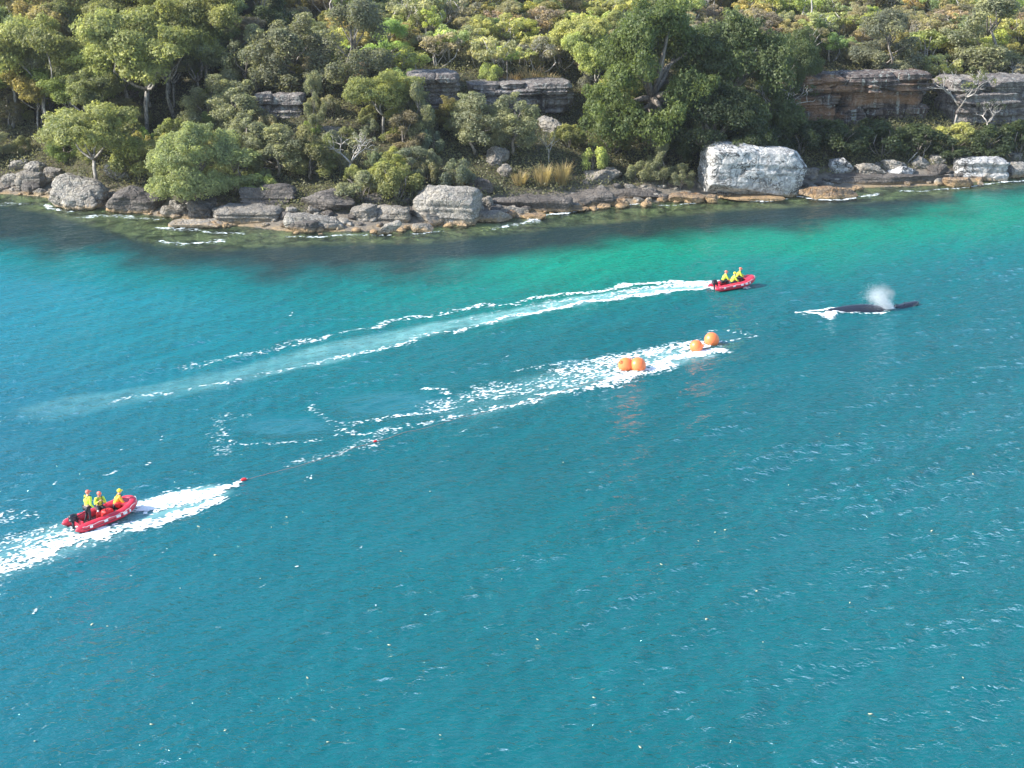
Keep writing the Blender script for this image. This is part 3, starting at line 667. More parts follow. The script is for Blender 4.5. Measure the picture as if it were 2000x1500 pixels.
# ------------------------------------------------------------------ trees
def leaves_mesh(name, C, N, S, tint):
    n = len(C); up = RNG.normal(size=(n, 3)); U = np.cross(N, up); U /= np.linalg.norm(U, axis=1)[:, None] + 1e-9; W = np.cross(N, U)
    s = S[:, None]; b = s * RNG.uniform(0.38, 0.62, (n, 1)); fold = N * s * 0.18
    V = np.stack([C + U * s, C + W * b + fold, C - U * s, C - W * b + fold], 1).reshape(-1, 3)
    F = np.arange(4 * n).reshape(n, 4)
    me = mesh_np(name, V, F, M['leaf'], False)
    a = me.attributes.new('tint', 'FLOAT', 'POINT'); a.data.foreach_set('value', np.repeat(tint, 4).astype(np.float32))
    return me
def puff_leaves(clusters, per_m2, size, hemi=0.5, depthf=0.55):
    Cs, Ns, Ss, Ts = [], [], [], []
    for c, r, tb in clusters:
        c = np.array(c); rr_ = np.array(r if hasattr(r, '__len__') else (r, r, r * 0.8)); n = max(12, int(per_m2 * 4 * math.pi * (rr_.mean() ** 2)))
        D = RNG.normal(size=(n, 3)); D /= np.linalg.norm(D, axis=1)[:, None]; D[:, 2] = np.where((D[:, 2] < -0.2) & (RNG.random(n) > hemi), -D[:, 2], D[:, 2])
        sd = int(RNG.integers(1e6))
        bump = 1.03 + 0.55 * fbm3(D[:, 0] * 2.6 + sd % 97, D[:, 1] * 2.6, D[:, 2] * 2.6, 3, sd % 50)
        gap = vnoise3(D[:, 0] * 3.2 + sd % 31, D[:, 1] * 3.2, D[:, 2] * 3.2, 77)
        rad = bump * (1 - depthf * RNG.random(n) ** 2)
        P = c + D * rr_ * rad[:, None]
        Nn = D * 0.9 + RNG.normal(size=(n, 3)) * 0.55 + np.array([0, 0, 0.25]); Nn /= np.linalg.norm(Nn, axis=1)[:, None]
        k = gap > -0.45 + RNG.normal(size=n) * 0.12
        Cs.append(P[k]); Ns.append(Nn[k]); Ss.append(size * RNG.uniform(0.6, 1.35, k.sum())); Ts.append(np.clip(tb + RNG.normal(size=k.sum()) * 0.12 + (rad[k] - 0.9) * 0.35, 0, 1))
    return np.concatenate(Cs), np.concatenate(Ns), np.concatenate(Ss), np.concatenate(Ts)
def branch_pts(a, b, rg, bend=0.12, n=5, up=0.0):
    a = np.array(a, float); b = np.array(b, float); L = np.linalg.norm(b - a); o = np.array([rg.gauss(0, 1), rg.gauss(0, 1), rg.gauss(0, .5)]) * bend * L; o[2] += up * L
    return [a + (b - a) * t + o * math.sin(math.pi * t) + np.array([rg.gauss(0, .02) * L for _ in range(3)]) * (0 < t < 1) for t in np.linspace(0, 1, n)]
PROTO = {}
def make_proto(kind, seed):
    rg = random.Random(seed); tm = MB(); cl = []; bark = 'bark'
    if kind == 'gum':
        H, W = 9.0, 8.0; lean = rg.uniform(-1.2, 1.2); fork = np.array([lean * 0.5, rg.uniform(-.3, .3), H * rg.uniform(0.28, 0.4)])
        tm.tube(branch_pts((0, 0, -0.6), fork, rg, 0.05), [0.20, 0.17, 0.15, 0.14, 0.13], 8); bark = 'bark_mid'
        nb = rg.randint(4, 5)
        for i in range(nb):
            q = 2 * math.pi * i / nb + rg.uniform(-.4, .4); r = rg.uniform(0.16, 0.34) * W
            e = fork + np.array([math.cos(q) * r, math.sin(q) * r, H * rg.uniform(0.22, 0.40)])
            tm.tube(branch_pts(fork, e, rg, 0.12, 6), [0.12, 0.10, 0.085, 0.075, 0.065, 0.055], 6)
            for j in range(rg.randint(3, 5)):
                q2 = rg.uniform(0, 6.28); c = e + np.array([math.cos(q2) * rg.uniform(0.5, 1.7), math.sin(q2) * rg.uniform(.5, 1.7), rg.uniform(-0.3, 1.6)])
                tm.tube(branch_pts(e, c, rg, 0.15, 4), [0.08, 0.06, 0.045, 0.03], 5)
                cr = rg.uniform(0.75, 1.25); cl.append((c, (cr * 1.2, cr * 1.2, cr * 0.75), rg.uniform(0.4, 0.75)))
                for _ in range(3):
                    c2 = c + np.array([rg.uniform(-1, 1) * 1.1, rg.uniform(-1, 1) * 1.1, rg.uniform(-.5, .6)]); cl.append((c2, rg.uniform(0.4, 0.65), rg.uniform(0.4, 0.85)))
        lv = puff_leaves(cl, 85, 0.11)
    elif kind == 'fig':
        H, W = 9.0, 11.0; tm.tube(branch_pts((0, 0, -0.5), (0.3, 0, 3.0), rg, .05), [0.5, .45, .42, .4, .36], 8)
        for i in range(46):
            u = rg.random(); q = rg.uniform(0, 6.28); el = math.asin(u ** 0.8); r = W / 2 * 0.80
            c = np.array([math.cos(q) * math.cos(el) * r, math.sin(q) * math.cos(el) * r, 1.3 + math.sin(el) * (H - 2.4)]); cr = rg.uniform(0.95, 1.6)
            if i % 3 == 0: tm.tube(branch_pts((0.3, 0, 3.0), c, rg, 0.1, 5), [0.25, .2, .15, .1, .06], 5)
            cl.append((c, (cr, cr, cr * 0.75), rg.uniform(0.35, 0.65)))
            for _ in range(3):
                dd = np.array([rg.uniform(-1, 1), rg.uniform(-1, 1), rg.uniform(-.4, .8)]); cl.append((c + dd * cr, rg.uniform(0.4, 0.7), rg.uniform(0.4, 0.75)))
        lv = puff_leaves(cl, 70, 0.105)
    elif kind == 'banksia':
        H, W = 6.5, 5.0; tm.tube(branch_pts((0, 0, -0.5), (rg.uniform(-.4, .4), 0, H * 0.75), rg, .06, 6), [0.16, .14, .12, .1, .07, .04], 7)
        for i in range(30):
            z = rg.uniform(0.18, 0.97); rad = W / 2 * 0.85 * math.sin(math.pi * min(1, (0.12 + z * 0.86))) ** 0.6; q = rg.uniform(0, 6.28)
            c = np.array([math.cos(q) * rad * rg.uniform(.55, 1), math.sin(q) * rad * rg.uniform(.55, 1), z * H]); cr = rg.uniform(0.5, 0.85)
            if i % 2: tm.tube(branch_pts((0, 0, z * H * 0.6), c, rg, 0.1, 4), [0.07, .05, .035, .02], 4)
            cl.append((c, (cr * .9, cr * .9, cr * 1.0), rg.uniform(0.35, 0.7)))
            cl.append((c + np.array([rg.uniform(-.5, .5), rg.uniform(-.5, .5), rg.uniform(0.1, .7)]), 0.35, rg.uniform(.5, .85)))
        lv = puff_leaves(cl, 105, 0.09)
    elif kind == 'shrub':
        H, W = 3.0, 3.6
        for i in range(6): tm.tube(branch_pts((0, 0, -0.2), (rg.uniform(-1, 1), rg.uniform(-1, 1), rg.uniform(1.2, 2.2)), rg, .1, 4), [0.06, .045, .03, .02], 4)
        for i in range(18):
            q = rg.uniform(0, 6.28); el = math.asin(rg.random()); c = np.array([math.cos(q) * math.cos(el) * 1.3, math.sin(q) * math.cos(el) * 1.3, 0.6 + math.sin(el) * 1.7]); cr = rg.uniform(0.4, 0.65)
            cl.append((c, cr, rg.uniform(0.35, 0.75))); cl.append((c * 1.12 + np.array([0, 0, .15]), 0.28, rg.uniform(.45, .9)))
        lv = puff_leaves(cl, 110, 0.09)
    elif kind == 'heath':
        H, W = 4.2, 4.4; bark = 'bark_pale'
        for i in range(5): tm.tube(branch_pts((0, 0, -0.3), (rg.uniform(-1.3, 1.3), rg.uniform(-1.3, 1.3), rg.uniform(2.4, 3.6)), rg, .14, 5), [0.09, .07, .05, .035, .02], 4)
        for i in range(26):
            q = rg.uniform(0, 6.28); r = rg.random() ** .5 * 1.9; c = np.array([math.cos(q) * r, math.sin(q) * r, 2.2 + rg.uniform(-.9, 1.5) * (1 - (r / 2.4) ** 2) + .2]); cr = rg.uniform(0.3, 0.6)
            if i % 2: tm.tube(branch_pts((0, 0, 1.2), c, rg, 0.15, 4), [0.05, .035, .025, .015], 4)
            cl.append((c, (cr, cr, cr * .7), rg.uniform(0.3, 0.95)))
        lv = puff_leaves(cl, 56, 0.125)
    elif kind == 'bare':
        H, W = 4.5, 5.0; bark = 'bark_pale'; fork = np.array([0.1, 0, 1.3]); tm.tube(branch_pts((0, 0, -0.4), fork, rg, .08, 4), [0.17, .15, .13, .12], 6)
        tips = []
        def grow(a, d, L, r, lv_):
            e = a + d * L; tm.tube(branch_pts(a, e, rg, 0.12, 4), [r, r * .85, r * .72, r * .6], 4 if lv_ else 6)
            if lv_ >= 4: tips.append(e); return
            for _ in range(3 if lv_ < 3 else 2):
                dd = d + np.array([rg.gauss(0, .55), rg.gauss(0, .55), rg.gauss(0.1, .35)]); dd /= np.linalg.norm(dd); grow(e, dd, L * rg.uniform(.62, .85), r * .58, lv_ + 1)
        for i in range(3):
            q = i * 2.1 + rg.uniform(-.3, .3); d = np.array([math.cos(q) * .8, math.sin(q) * .8, .75]); d /= np.linalg.norm(d); grow(fork, d, 1.25, 0.10, 1)
        for e in tips:
            if rg.random() < 0.35: cl.append((e, rg.uniform(0.2, 0.4), rg.uniform(.3, .6)))
        lv = puff_leaves(cl, 30, 0.10)
    tme = mesh_np('trunk', np.array(tm.V), tm.F, M[bark], True)
    lme = leaves_mesh('crown', *lv)
    co = np.array(lv[0]); ext = np.percentile(co, [1, 99], axis=0)
    return tme, lme, ext[1][2], max(ext[1][0] - ext[0][0], ext[1][1] - ext[0][1]) 
for kd, ns in (('gum', 4), ('fig', 2), ('banksia', 4), ('shrub', 4), ('heath', 5), ('bare', 2)):
    for i in range(ns): PROTO[kd, i] = make_proto(kd, 40 + i * 7 + len(kd))
NAMES = {'gum': 'gum_tree', 'fig': 'fig_tree', 'banksia': 'banksia_tree', 'shrub': 'shrub', 'heath': 'scrub_tree', 'bare': 'bare_tree'}
BOXES = []
def plant(kind, var, base, h, wd, col, label, group=None, rz=None, sx=1.0):
    tme, lme, H, W = PROTO[kind, var % sum(1 for k in PROTO if k[0] == kind)]
    o = empty(NAMES[kind], base, rz if rz is not None else random.uniform(0, 6.28))
    s = wd / W; o.scale = (s, s, h / H)
    wob = random.Random(int(base[0] * 977 + base[1] * 131)); f_ = wob.uniform(.84, 1.18); o.scale = (s * f_, s / f_, h / H); o.rotation_euler.x = wob.uniform(-.10, .10); o.rotation_euler.y = wob.uniform(-.12, .12)
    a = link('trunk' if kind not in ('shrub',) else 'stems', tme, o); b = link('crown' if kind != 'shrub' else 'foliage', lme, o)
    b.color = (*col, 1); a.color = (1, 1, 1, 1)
    return tag(o, label, {'shrub': 'shrub'}.get(kind, 'tree'), group)
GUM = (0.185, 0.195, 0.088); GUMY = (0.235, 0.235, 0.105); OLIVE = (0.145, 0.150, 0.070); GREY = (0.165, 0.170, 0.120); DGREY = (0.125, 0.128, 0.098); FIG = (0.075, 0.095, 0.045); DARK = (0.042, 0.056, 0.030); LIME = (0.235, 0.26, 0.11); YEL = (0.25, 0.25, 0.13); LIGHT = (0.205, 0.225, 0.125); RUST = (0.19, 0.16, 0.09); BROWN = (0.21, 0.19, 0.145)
def tree(kind, px, pyb, pyt, wpx, col, label, var=None, rz=None):
    g = ground(px, pyb); k = proj(g)[2]; h = (pyb - pyt) / k / 0.985; wd = wpx / k
    tree.n += 1
    BOXES.append((px - wpx * .38, px + wpx * .38, pyt, pyb, g))
    return plant(kind, tree.n if var is None else var, g - np.array([0, 0, 0.1]), h, wd, col, label, None, rz)
tree.n = 0
T = tree
T('gum', 292, 262, 28, 230, GUM, 'big bright gum tree at left with dark leaning trunk')
T('gum', 345, 225, 50, 150, GUM, 'gum tree with a forked pale trunk, right of the big bright gum')
T('gum', 188, 372, 205, 165, GUM, 'small leaning gum tree standing on the shore boulders at left')
T('gum', 420, 190, -20, 170, OLIVE, 'dark olive gum rising behind the forked gum tree')
T('gum', 90, 262, 60, 170, OLIVE, 'olive gum with several pale thin trunks at far left')
T('gum', 20, 250, 40, 150, GUM, 'gum tree cut by the left picture edge')
T('gum', 110, 170, -10, 150, RUST, 'gum tree with rusty orange new leaves in the top left corner')
T('gum', 30, 130, -40, 160, GUM, 'tall gum in the extreme top left corner')
T('gum', 210, 160, -30, 160, OLIVE, 'olive gum behind the rusty-leaved one, at the top edge')
T('gum', 340, 120, -40, 160, GUM, 'bright gum crown touching the top edge above the forked gum')
T('banksia', 480, 210, 58, 100, GREY, 'grey-green rounded tree right of the dark olive gum')
T('banksia', 580, 190, 38, 150, DGREY, 'wide grey casuarina crown above the tan ledge')
T('banksia', 700, 190, 10, 150, DGREY, 'tall grey tree crown left of the undercut small cliff')
T('banksia', 520, 100, -30, 120, DARK, 'very dark tree at the top edge between grey crowns')
T('banksia', 400, 275, 150, 100, GREY, 'grey tree in front of the forked gum')
T('banksia', 470, 275, 165, 110, GREY, 'second grey tree, left of the tan ledge')
T('banksia', 618, 262, 145, 42, GREY, 'thin columnar grey-green tree right of the tan ledge')
T('banksia', 820, 285, 165, 62, GREY, 'narrow grey-green tree in front of the small bluish cliff')
T('gum', 748, 275, 142, 120, GUM, 'dark green tree with bright green leaf tips left of the small bluish cliff')
T('fig', 392, 402, 248, 178, LIGHT, 'big round light green bush overhanging the shore rocks at left')
T('banksia', 455, 384, 285, 110, LIGHT, 'light green bush growing against the right side of the big round one')
T('shrub', 512, 380, 340, 80, LIME, 'low yellow-green fan-leaved bush on the bank above the grey ledge')
T('banksia', 540, 345, 245, 110, GREY, 'brownish grey bush above the yellow-green low bush')
T('banksia', 490, 330, 225, 90, GREY, 'grey bush behind the brownish one')
T('bare', 685, 345, 255, 105, GREY, 'silvery bare-branched shrub in the middle left of the bank', 0)
T('banksia', 610, 350, 280, 90, OLIVE, 'olive shrub left of the silvery bare shrub')
T('shrub', 705, 392, 335, 84, GREY, 'low grey-green shrub just above the dark rounded rock')
T('shrub', 775, 392, 322, 84, OLIVE, 'dark olive shrub left of and above the flat-topped boulder')
T('shrub', 270, 345, 270, 90, GUM, 'green bush behind the small leaning gum tree')
T('shrub', 240, 310, 235, 90, OLIVE, 'olive bush below the big bright gum')
T('banksia', 928, 300, 185, 100, GREY, 'bushy grey-green tree in front of the left end of the middle cliff')
T('banksia', 1000, 300, 190, 105, GREY, 'bushy grey tree in front of the middle cliff')
T('banksia', 895, 262, 200, 60, GUM, 'small tree with yellow-green tips left of the bushy grey one')
T('bare', 1072, 318, 255, 56, OLIVE, 'thin bare-stemmed sapling below the middle cliff', 1)
T('shrub', 1110, 290, 245, 60, OLIVE, 'olive shrub on the slope under the middle cliff')
T('shrub', 1160, 335, 287, 46, LIME, 'small bright yellow bush on the bank in the middle')
T('shrub', 1195, 300, 250, 70, OLIVE, 'olive shrub above the small bright yellow bush')
T('banksia', 1292, 358, 282, 62, GREY, 'upright grey-green shrub above the low rubble ledge')
T('banksia', 1330, 372, 320, 44, GREY, 'smaller grey shrub right of the upright one')
T('shrub', 1250, 355, 318, 45, GREY, 'little grey shrub left of the upright grey-green one')
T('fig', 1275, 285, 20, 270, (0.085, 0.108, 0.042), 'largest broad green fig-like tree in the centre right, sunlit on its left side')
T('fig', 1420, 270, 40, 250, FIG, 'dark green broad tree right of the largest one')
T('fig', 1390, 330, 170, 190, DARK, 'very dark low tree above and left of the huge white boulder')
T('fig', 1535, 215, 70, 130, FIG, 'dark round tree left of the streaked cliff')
T('gum', 1165, 215, 70, 110, LIME, 'bright lime-tipped tree right of the middle cliff')
T('gum', 1135, 175, 40, 100, GUMY, 'yellow-green tree above the right end of the middle cliff')
T('gum', 1210, 275, 150, 90, GUMY, 'yellow-green sunlit tree at the left foot of the largest fig-like tree')
T('shrub', 962, 166, 125, 46, LIME, 'rounded bright green bush on top of the middle cliff')
T('banksia', 1728, 152, 30, 150, DGREY, 'big rounded grey-green tree above the streaked cliff')
T('banksia', 1915, 150, 0, 150, GREY, 'big grey-green tree above the right-hand cliff')
T('heath', 1840, 175, 110, 80, YEL, 'yellow-tipped bush between the two big grey-green trees')
T('bare', 1868, 245, 130, 130, OLIVE, 'white bare-limbed tree growing in front of the grey cliff at right', 0)
T('bare', 1535, 250, 160, 150, DARK, 'tangled leafless grey shrub in front of the streaked cliff')
T('bare', 1925, 262, 195, 80, DARK, 'small leafless shrub right of the white bare-limbed tree', 1)
T('bare', 1970, 185, 120, 80, BROWN, 'brown twiggy shrub above the grey cliff at the right edge', 0)
T('shrub', 1870, 285, 245, 90, GUMY, 'sunlit yellow-green shrub below the white bare-limbed tree')
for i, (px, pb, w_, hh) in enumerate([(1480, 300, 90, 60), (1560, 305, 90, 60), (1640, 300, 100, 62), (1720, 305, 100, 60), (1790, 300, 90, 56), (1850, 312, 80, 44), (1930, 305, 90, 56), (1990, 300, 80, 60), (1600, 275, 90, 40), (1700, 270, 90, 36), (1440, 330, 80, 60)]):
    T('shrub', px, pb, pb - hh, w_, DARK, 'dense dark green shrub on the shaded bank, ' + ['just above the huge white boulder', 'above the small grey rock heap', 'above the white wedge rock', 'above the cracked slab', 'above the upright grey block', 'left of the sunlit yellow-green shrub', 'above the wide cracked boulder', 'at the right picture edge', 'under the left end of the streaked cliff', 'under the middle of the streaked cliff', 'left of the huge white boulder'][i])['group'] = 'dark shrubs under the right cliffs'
# automatic fill, keeping clear of cliffs and hand-placed crowns
ex = [(a - 8, b + 8, c - 2, d + 4) for a, b, c, d in CL] + [(1380, 1570, 285, 390), (950, 1010, 290, 350), (1040, 1115, 240, 265), (1820, 1960, 130, 250), (1480, 1560, 170, 245)]
pts = []; nfill = {}
fr = random.Random(77)
REG = [(0, 480, 'left'), (480, 830, 'centre left'), (830, 1250, 'centre'), (1250, 1600, 'centre right'), (1600, 2000, 'right')]
FILL = []
tries = 0
while len(pts) < 980 and tries < 60000:
    tries += 1
    y = fr.uniform(152, 262); x = fr.uniform(-0.38, 0.38) * y; d = y - float(shoreY(x))
    if d < (5.5 if 300 < proj((x, y, 1))[0] < 860 else 7): continue
    z = float(terr(x, y)); px, py, k = proj((x, y, z))
    if px < -60 or px > 2060 or py < -70: continue
    if 850 < px < 1330 and 265 < py < 360: continue                     # shaded open slope
    if px > 1440 and 250 < py: continue
    left = px < 470; many = nfill.get('shrub', 0) > 255
    if d > 26 and px > 640:
        kd = 'heath' if nfill.get('heath', 0) < 290 and fr.random() < .62 else ('banksia' if many else fr.choice(['banksia', 'shrub'])); h = fr.uniform(2.4, 4.6) if kd != 'shrub' else fr.uniform(1.8, 3); wd = h * fr.uniform(0.95, 1.35); sep = 2.0
        col = fr.choice([LIME, GUMY, YEL, YEL, BROWN, BROWN, GREY, LIGHT, LIGHT, GUMY])
    elif left:
        kd = fr.choice(['gum', 'gum', 'shrub', 'banksia']) if d > 14 else fr.choice(['shrub', 'banksia']); h = {'gum': fr.uniform(6, 9), 'shrub': fr.uniform(2, 3.4), 'banksia': fr.uniform(3, 5)}[kd]; wd = h * fr.uniform(0.8, 1.1); sep = 2.3
        col = fr.choice([GUM, GUM, OLIVE, OLIVE, GREY])
    else:
        kd = fr.choice(['banksia', 'banksia', 'shrub', 'shrub']); h = {'shrub': fr.uniform(1.6, 3.0), 'banksia': fr.uniform(3, 5)}[kd]; wd = h * fr.uniform(0.8, 1.15); sep = 2.0
        col = fr.choice([GREY, DGREY, OLIVE, GREY, GUM])
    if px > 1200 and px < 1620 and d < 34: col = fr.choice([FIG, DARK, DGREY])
    if kd == 'shrub' and many: continue
    if nfill.get(kd, 0) > 262: continue
    if any((x - a) ** 2 + (y - b) ** 2 < (sep * (.78 if kd == 'shrub' else 1)) ** 2 for a, b in pts): continue
    wpx = wd * k / 2; top = py - h * k
    if any(px + wpx * .8 > e[0] and px - wpx * .8 < e[1] and top < e[3] and py > e[2] for e in ex): continue
    if kd != 'shrub' and any(e[0] < px < e[1] and e[2] < py and y < e[4][1] - 0.5 and top < e[3] for e in BOXES[:60] if abs(y - e[4][1]) < 7): continue
    pts.append((x, y))
    cn = {GUM: 'green', GUMY: 'yellow-green', OLIVE: 'olive', GREY: 'grey-green', DGREY: 'dull grey', FIG: 'deep green', DARK: 'very dark', LIME: 'lime-tipped', YEL: 'yellow-tipped', LIGHT: 'pale green', BROWN: 'brownish'}[col]
    kn = {'gum': 'gum tree', 'shrub': 'low round shrub', 'banksia': 'bushy tree', 'heath': 'scrub tree'}[kd]
    mid = h / {'gum': 7.5, 'shrub': 2.6, 'banksia': 4, 'heath': 3.5}[kd]
    nfill[kd] = nfill.get(kd, 0) + 1
    jit = [fr.uniform(.85, 1.15) for _ in range(3)]
    o = plant(kd, fr.randint(0, 9), (x, y, z - 0.15), h, wd, tuple(c * j for c, j in zip(col, jit)), None, None, fr.uniform(0, 6.28))
    FILL.append((o, px, py - h * k * .5, ('tall ' if mid > 1.1 else 'small ' if mid < 0.9 else '') + cn + ' ' + kn, kn))
def name_them(items, marks, cat):
    by = {}
    for o, px, py, nm, kn in items:
        m = min(marks, key=lambda q: abs(q[1] - px) * 0.7 + abs(q[2] - py))
        dx, dy = px - m[1], py - m[2]
        rel = ('above' if dy < 0 else 'below') if abs(dy) > abs(dx) * 0.7 else ('left of' if dx < 0 else 'right of')
        by.setdefault((nm, rel, m[0]), []).append((px, o)); o['category'] = cat(kn); o['group'] = '%ss around %s' % (kn, m[0])
    ORD = ['leftmost', 'second from left', 'third from left', 'fourth from left', 'fifth from left', 'sixth from left', 'seventh from left', 'eighth from left', 'ninth from left', 'tenth from left']
    for (nm, rel, m), L in by.items():
        L.sort(key=lambda q: q[0])
        for i, (px, o) in enumerate(L):
            o['label'] = '%s %s %s' % (nm, rel, m) + ('' if len(L) == 1 else ', ' + ('rightmost' if i == len(L) - 1 else ORD[min(i, 9)]))
            if len(o['label'].split()) > 16: o['label'] = o['label'].replace('the ', '', 1).replace('low round ', '')
MARKS = [('the far left top corner', 40, 30), ('the big bright gum', 270, 110), ('the top edge by the forked gum', 370, 20), ('the far left rock pile', 40, 280), ('the small leaning gum', 170, 290), ('the big round light green bush', 390, 320), ('the tan ledge', 545, 210), ('the wide grey casuarina', 580, 90), ('the silvery bare shrub', 685, 300), ('the small bluish cliff', 850, 180), ('the scrub top left of centre', 750, 20), ('the middle cliff', 1030, 190), ('the bright green clifftop bush', 960, 100), ('the top edge at the centre', 1000, 10), ('the flat-topped boulder', 870, 360), ('the tall dry tussocks', 1080, 330), ('the small bright yellow bush', 1160, 300), ('the largest fig-like tree', 1280, 150), ('the top edge right of centre', 1300, 10), ('the dead tree trunk', 1588, 50), ('the dark round tree', 1535, 130), ('the upright grey-green shrub', 1292, 320), ('the streaked cliff', 1690, 120), ('the big rounded grey-green tree', 1740, 60), ('the right-hand cliff', 1930, 140), ('the top right corner', 1960, 20), ('the row of white rocks', 1740, 310)]
RM = [('the far left rocks', 30, 375), ('the bright white sloping boulder', 148, 395), ('the hollow boulder', 258, 410), ('the cave-like rock', 395, 430), ('the long grey ledge', 480, 440), ('the slanted slab', 612, 450), ('the grey streaked boulder', 768, 440), ('the flat-topped boulder', 872, 440), ('the flat brown slabs', 980, 435), ('the long dark ledge', 1080, 415), ('the jagged orange rock', 1212, 400), ('the low rubble ledge', 1290, 395), ('the orange-brown rock', 1342, 395), ('the huge white boulder', 1474, 385), ('the white wedge rock', 1640, 360), ('the smooth white slab', 1766, 360), ('the wide cracked boulder', 1920, 355), ('the right picture edge', 1995, 345)]
name_them(STN, RM, lambda k: 'stone')
name_them(FILL, MARKS, lambda k: 'shrub' if 'shrub' in k else 'tree')
print('fill', nfill)

# undergrowth and slope grass: uncountable
def undergrowth():
    n = 560000; x = RNG.uniform(-75, 75, n); y = RNG.uniform(146, 262, n); d = y - shoreY(x)
    cl_ = fbm2(x * 0.35, y * 0.35, 3, 91); k = (d > 4.0) & (cl_ + RNG.normal(size=n) * 0.12 > -0.45) & (np.abs(x) < y * 0.40); x, y, d, cl_ = x[k], y[k], d[k], cl_[k]; n = len(x)
    z = terr(x, y) + np.abs(RNG.normal(size=n)) * 0.35 * (0.6 + np.clip(cl_ + .3, 0, 1))
    N = RNG.normal(size=(n, 3)) * 0.7 + np.array([-.1, -.35, 0.6]); N /= np.linalg.norm(N, axis=1)[:, None]
    me = leaves_mesh('undergrowth', np.stack([x, y, z], 1), N, RNG.uniform(0.07, 0.18, n), np.clip(0.3 + cl_ * 0.6 + RNG.normal(size=n) * .15, 0, 1))
    o = link('undergrowth', me); o.color = (0.13, 0.128, 0.075, 1); tag(o, 'low mixed undergrowth covering the hillside between the trees', 'undergrowth', kind='stuff')
undergrowth()
def tussock(px, py, hpx, wpx, label, col=(0.24, 0.19, 0.11), group=None, lean=0):
    g = ground(px, py); k = proj(g)[2]; h = hpx / k; w_ = wpx / k; V = []; F = []; rg = random.Random(px)
    for i in range(150):
        q = rg.uniform(0, 6.28); r = rg.random() ** .5 * w_ * 0.25; b = np.array([math.cos(q) * r, math.sin(q) * r, -0.05]); L = h * rg.uniform(.6, 1.1); sp = rg.uniform(.1, .5)
        m_ = b + np.array([math.cos(q) * w_ * sp * .5, math.sin(q) * w_ * sp * .5, L * .7]); e = b + np.array([math.cos(q) * w_ * sp, math.sin(q) * w_ * sp, L * rg.uniform(.7, 1)])
        s_ = np.array([-math.sin(q), math.cos(q), 0]) * 0.03; j = len(V); V += [b - s_, b + s_, m_ + s_ * .8, m_ - s_ * .8, e]; F += [(j, j + 1, j + 2, j + 3), (j + 3, j + 2, j + 4)]
    me = mesh_np('grass_tussock', np.array(V), F, M['leaf'], False); a = me.attributes.new('tint', 'FLOAT', 'POINT'); a.data.foreach_set('value', [0.6] * len(V))
    o = link('grass_tussock', me); o.location = tuple(g); o.color = (*col, 1); tag(o, label, 'grass', group)
tussock(1060, 362, 46, 50, 'tall dry grass tussock on the shaded bank, left of a pair')
tussock(1098, 360, 50, 46, 'tall dry grass tussock on the shaded bank, right of a pair')
tussock(1015, 362, 30, 44, 'low dry tussock left of the tall pair')
tussock(895, 360, 26, 56, 'dry brown tussock just above the flat-topped boulder')
tussock(1035, 162, 34, 70, 'orange-brown dry grass clump on top of the middle cliff', (0.30, 0.22, 0.13))
tussock(1000, 166, 26, 50, 'rusty low grass clump at the cliff edge beside the wooden post', (0.28, 0.19, 0.12))
tussock(1070, 166, 26, 50, 'pale dry grass clump at the right end of the middle cliff top', (0.36, 0.28, 0.17))
# dead trunks and posts
def deadtrunk(name, px, pyb, pyt, r, label, dx=0, mat='bark_pale', cat='tree trunk', branches=3):
    g = ground(px, pyb); k = proj(g)[2]; h = (pyb - pyt) / k; rg = random.Random(px); mb = MB()
    top = np.array([dx / k, 0, h]); P = branch_pts((0, 0, -0.3), top, rg, 0.04, 7); mb.tube(P, list(np.linspace(r, r * .45, 7)), 7)
    for i in range(branches):
        a = P[3 + i % 3]; mb.tube(branch_pts(a, a + np.array([rg.uniform(-1, 1), rg.uniform(-.6, .6), rg.uniform(.3, 1.1)]) * h * .22, rg, .15, 4), [r * .4, r * .3, r * .2, r * .1], 5)
    o = mb.build(name, M[mat]); o.location = tuple(g); tag(o, label, cat)
deadtrunk('dead_tree', 1588, 82, -12, 0.16, 'pale dead tree trunk standing in the scrub at the top edge', -8)
deadtrunk('wooden_post', 990, 172, 120, 0.09, 'thin reddish wooden post standing on the middle cliff edge', 0, 'bark', 'post', 0)
deadtrunk('flower_stalk', 1508, 312, 262, 0.06, 'thin pale flower stalk rising from the dark bank above the huge boulder', 0, 'bark_pale', 'stalk', 0)
deadtrunk('driftwood', 1768, 318, 300, 0.08, 'pale fallen branch leaning over the grey block in the right-hand row', 22, 'bark_pale', 'branch', 1)
deadtrunk('driftwood', 1800, 312, 288, 0.06, 'thin pale stick standing up left of the leaning white-grey block', 6, 'bark_pale', 'branch', 1)

# ------------------------------------------------------------------ people
def skin_mesh(name, V, E, Rr, root, mat, sub=1):
    me = bpy.data.meshes.new('tmp'); me.from_pydata([tuple(map(float, v)) for v in V], E, []); me.update()
    o = bpy.data.objects.new('tmp', me); COL.objects.link(o)
    o.modifiers.new('s', 'SKIN').use_smooth_shade = True; o.modifiers.new('u', 'SUBSURF').levels = sub
    for i, sv in enumerate(me.skin_vertices[0].data):
        r = Rr[i]; sv.radius = (r, r) if not hasattr(r, '__len__') else r; sv.use_root = (i == root)
    bpy.context.view_layer.update(); dg = bpy.context.evaluated_depsgraph_get()
    m2 = bpy.data.meshes.new_from_object(o.evaluated_get(dg)); bpy.data.objects.remove(o, do_unlink=True)
    m2.name = name; m2.materials.clear(); m2.materials.append(mat); return m2
M['skin'] = simple('skin', (0.55, 0.33, 0.24), 0.5, 0.08)
M['limeshirt'] = simple('lime_yellow_fabric', (0.62, 0.78, 0.06), 0.75, 0.08)
M['yellow'] = simple('yellow_fabric', (0.88, 0.50, 0.05), 0.7, 0.08)
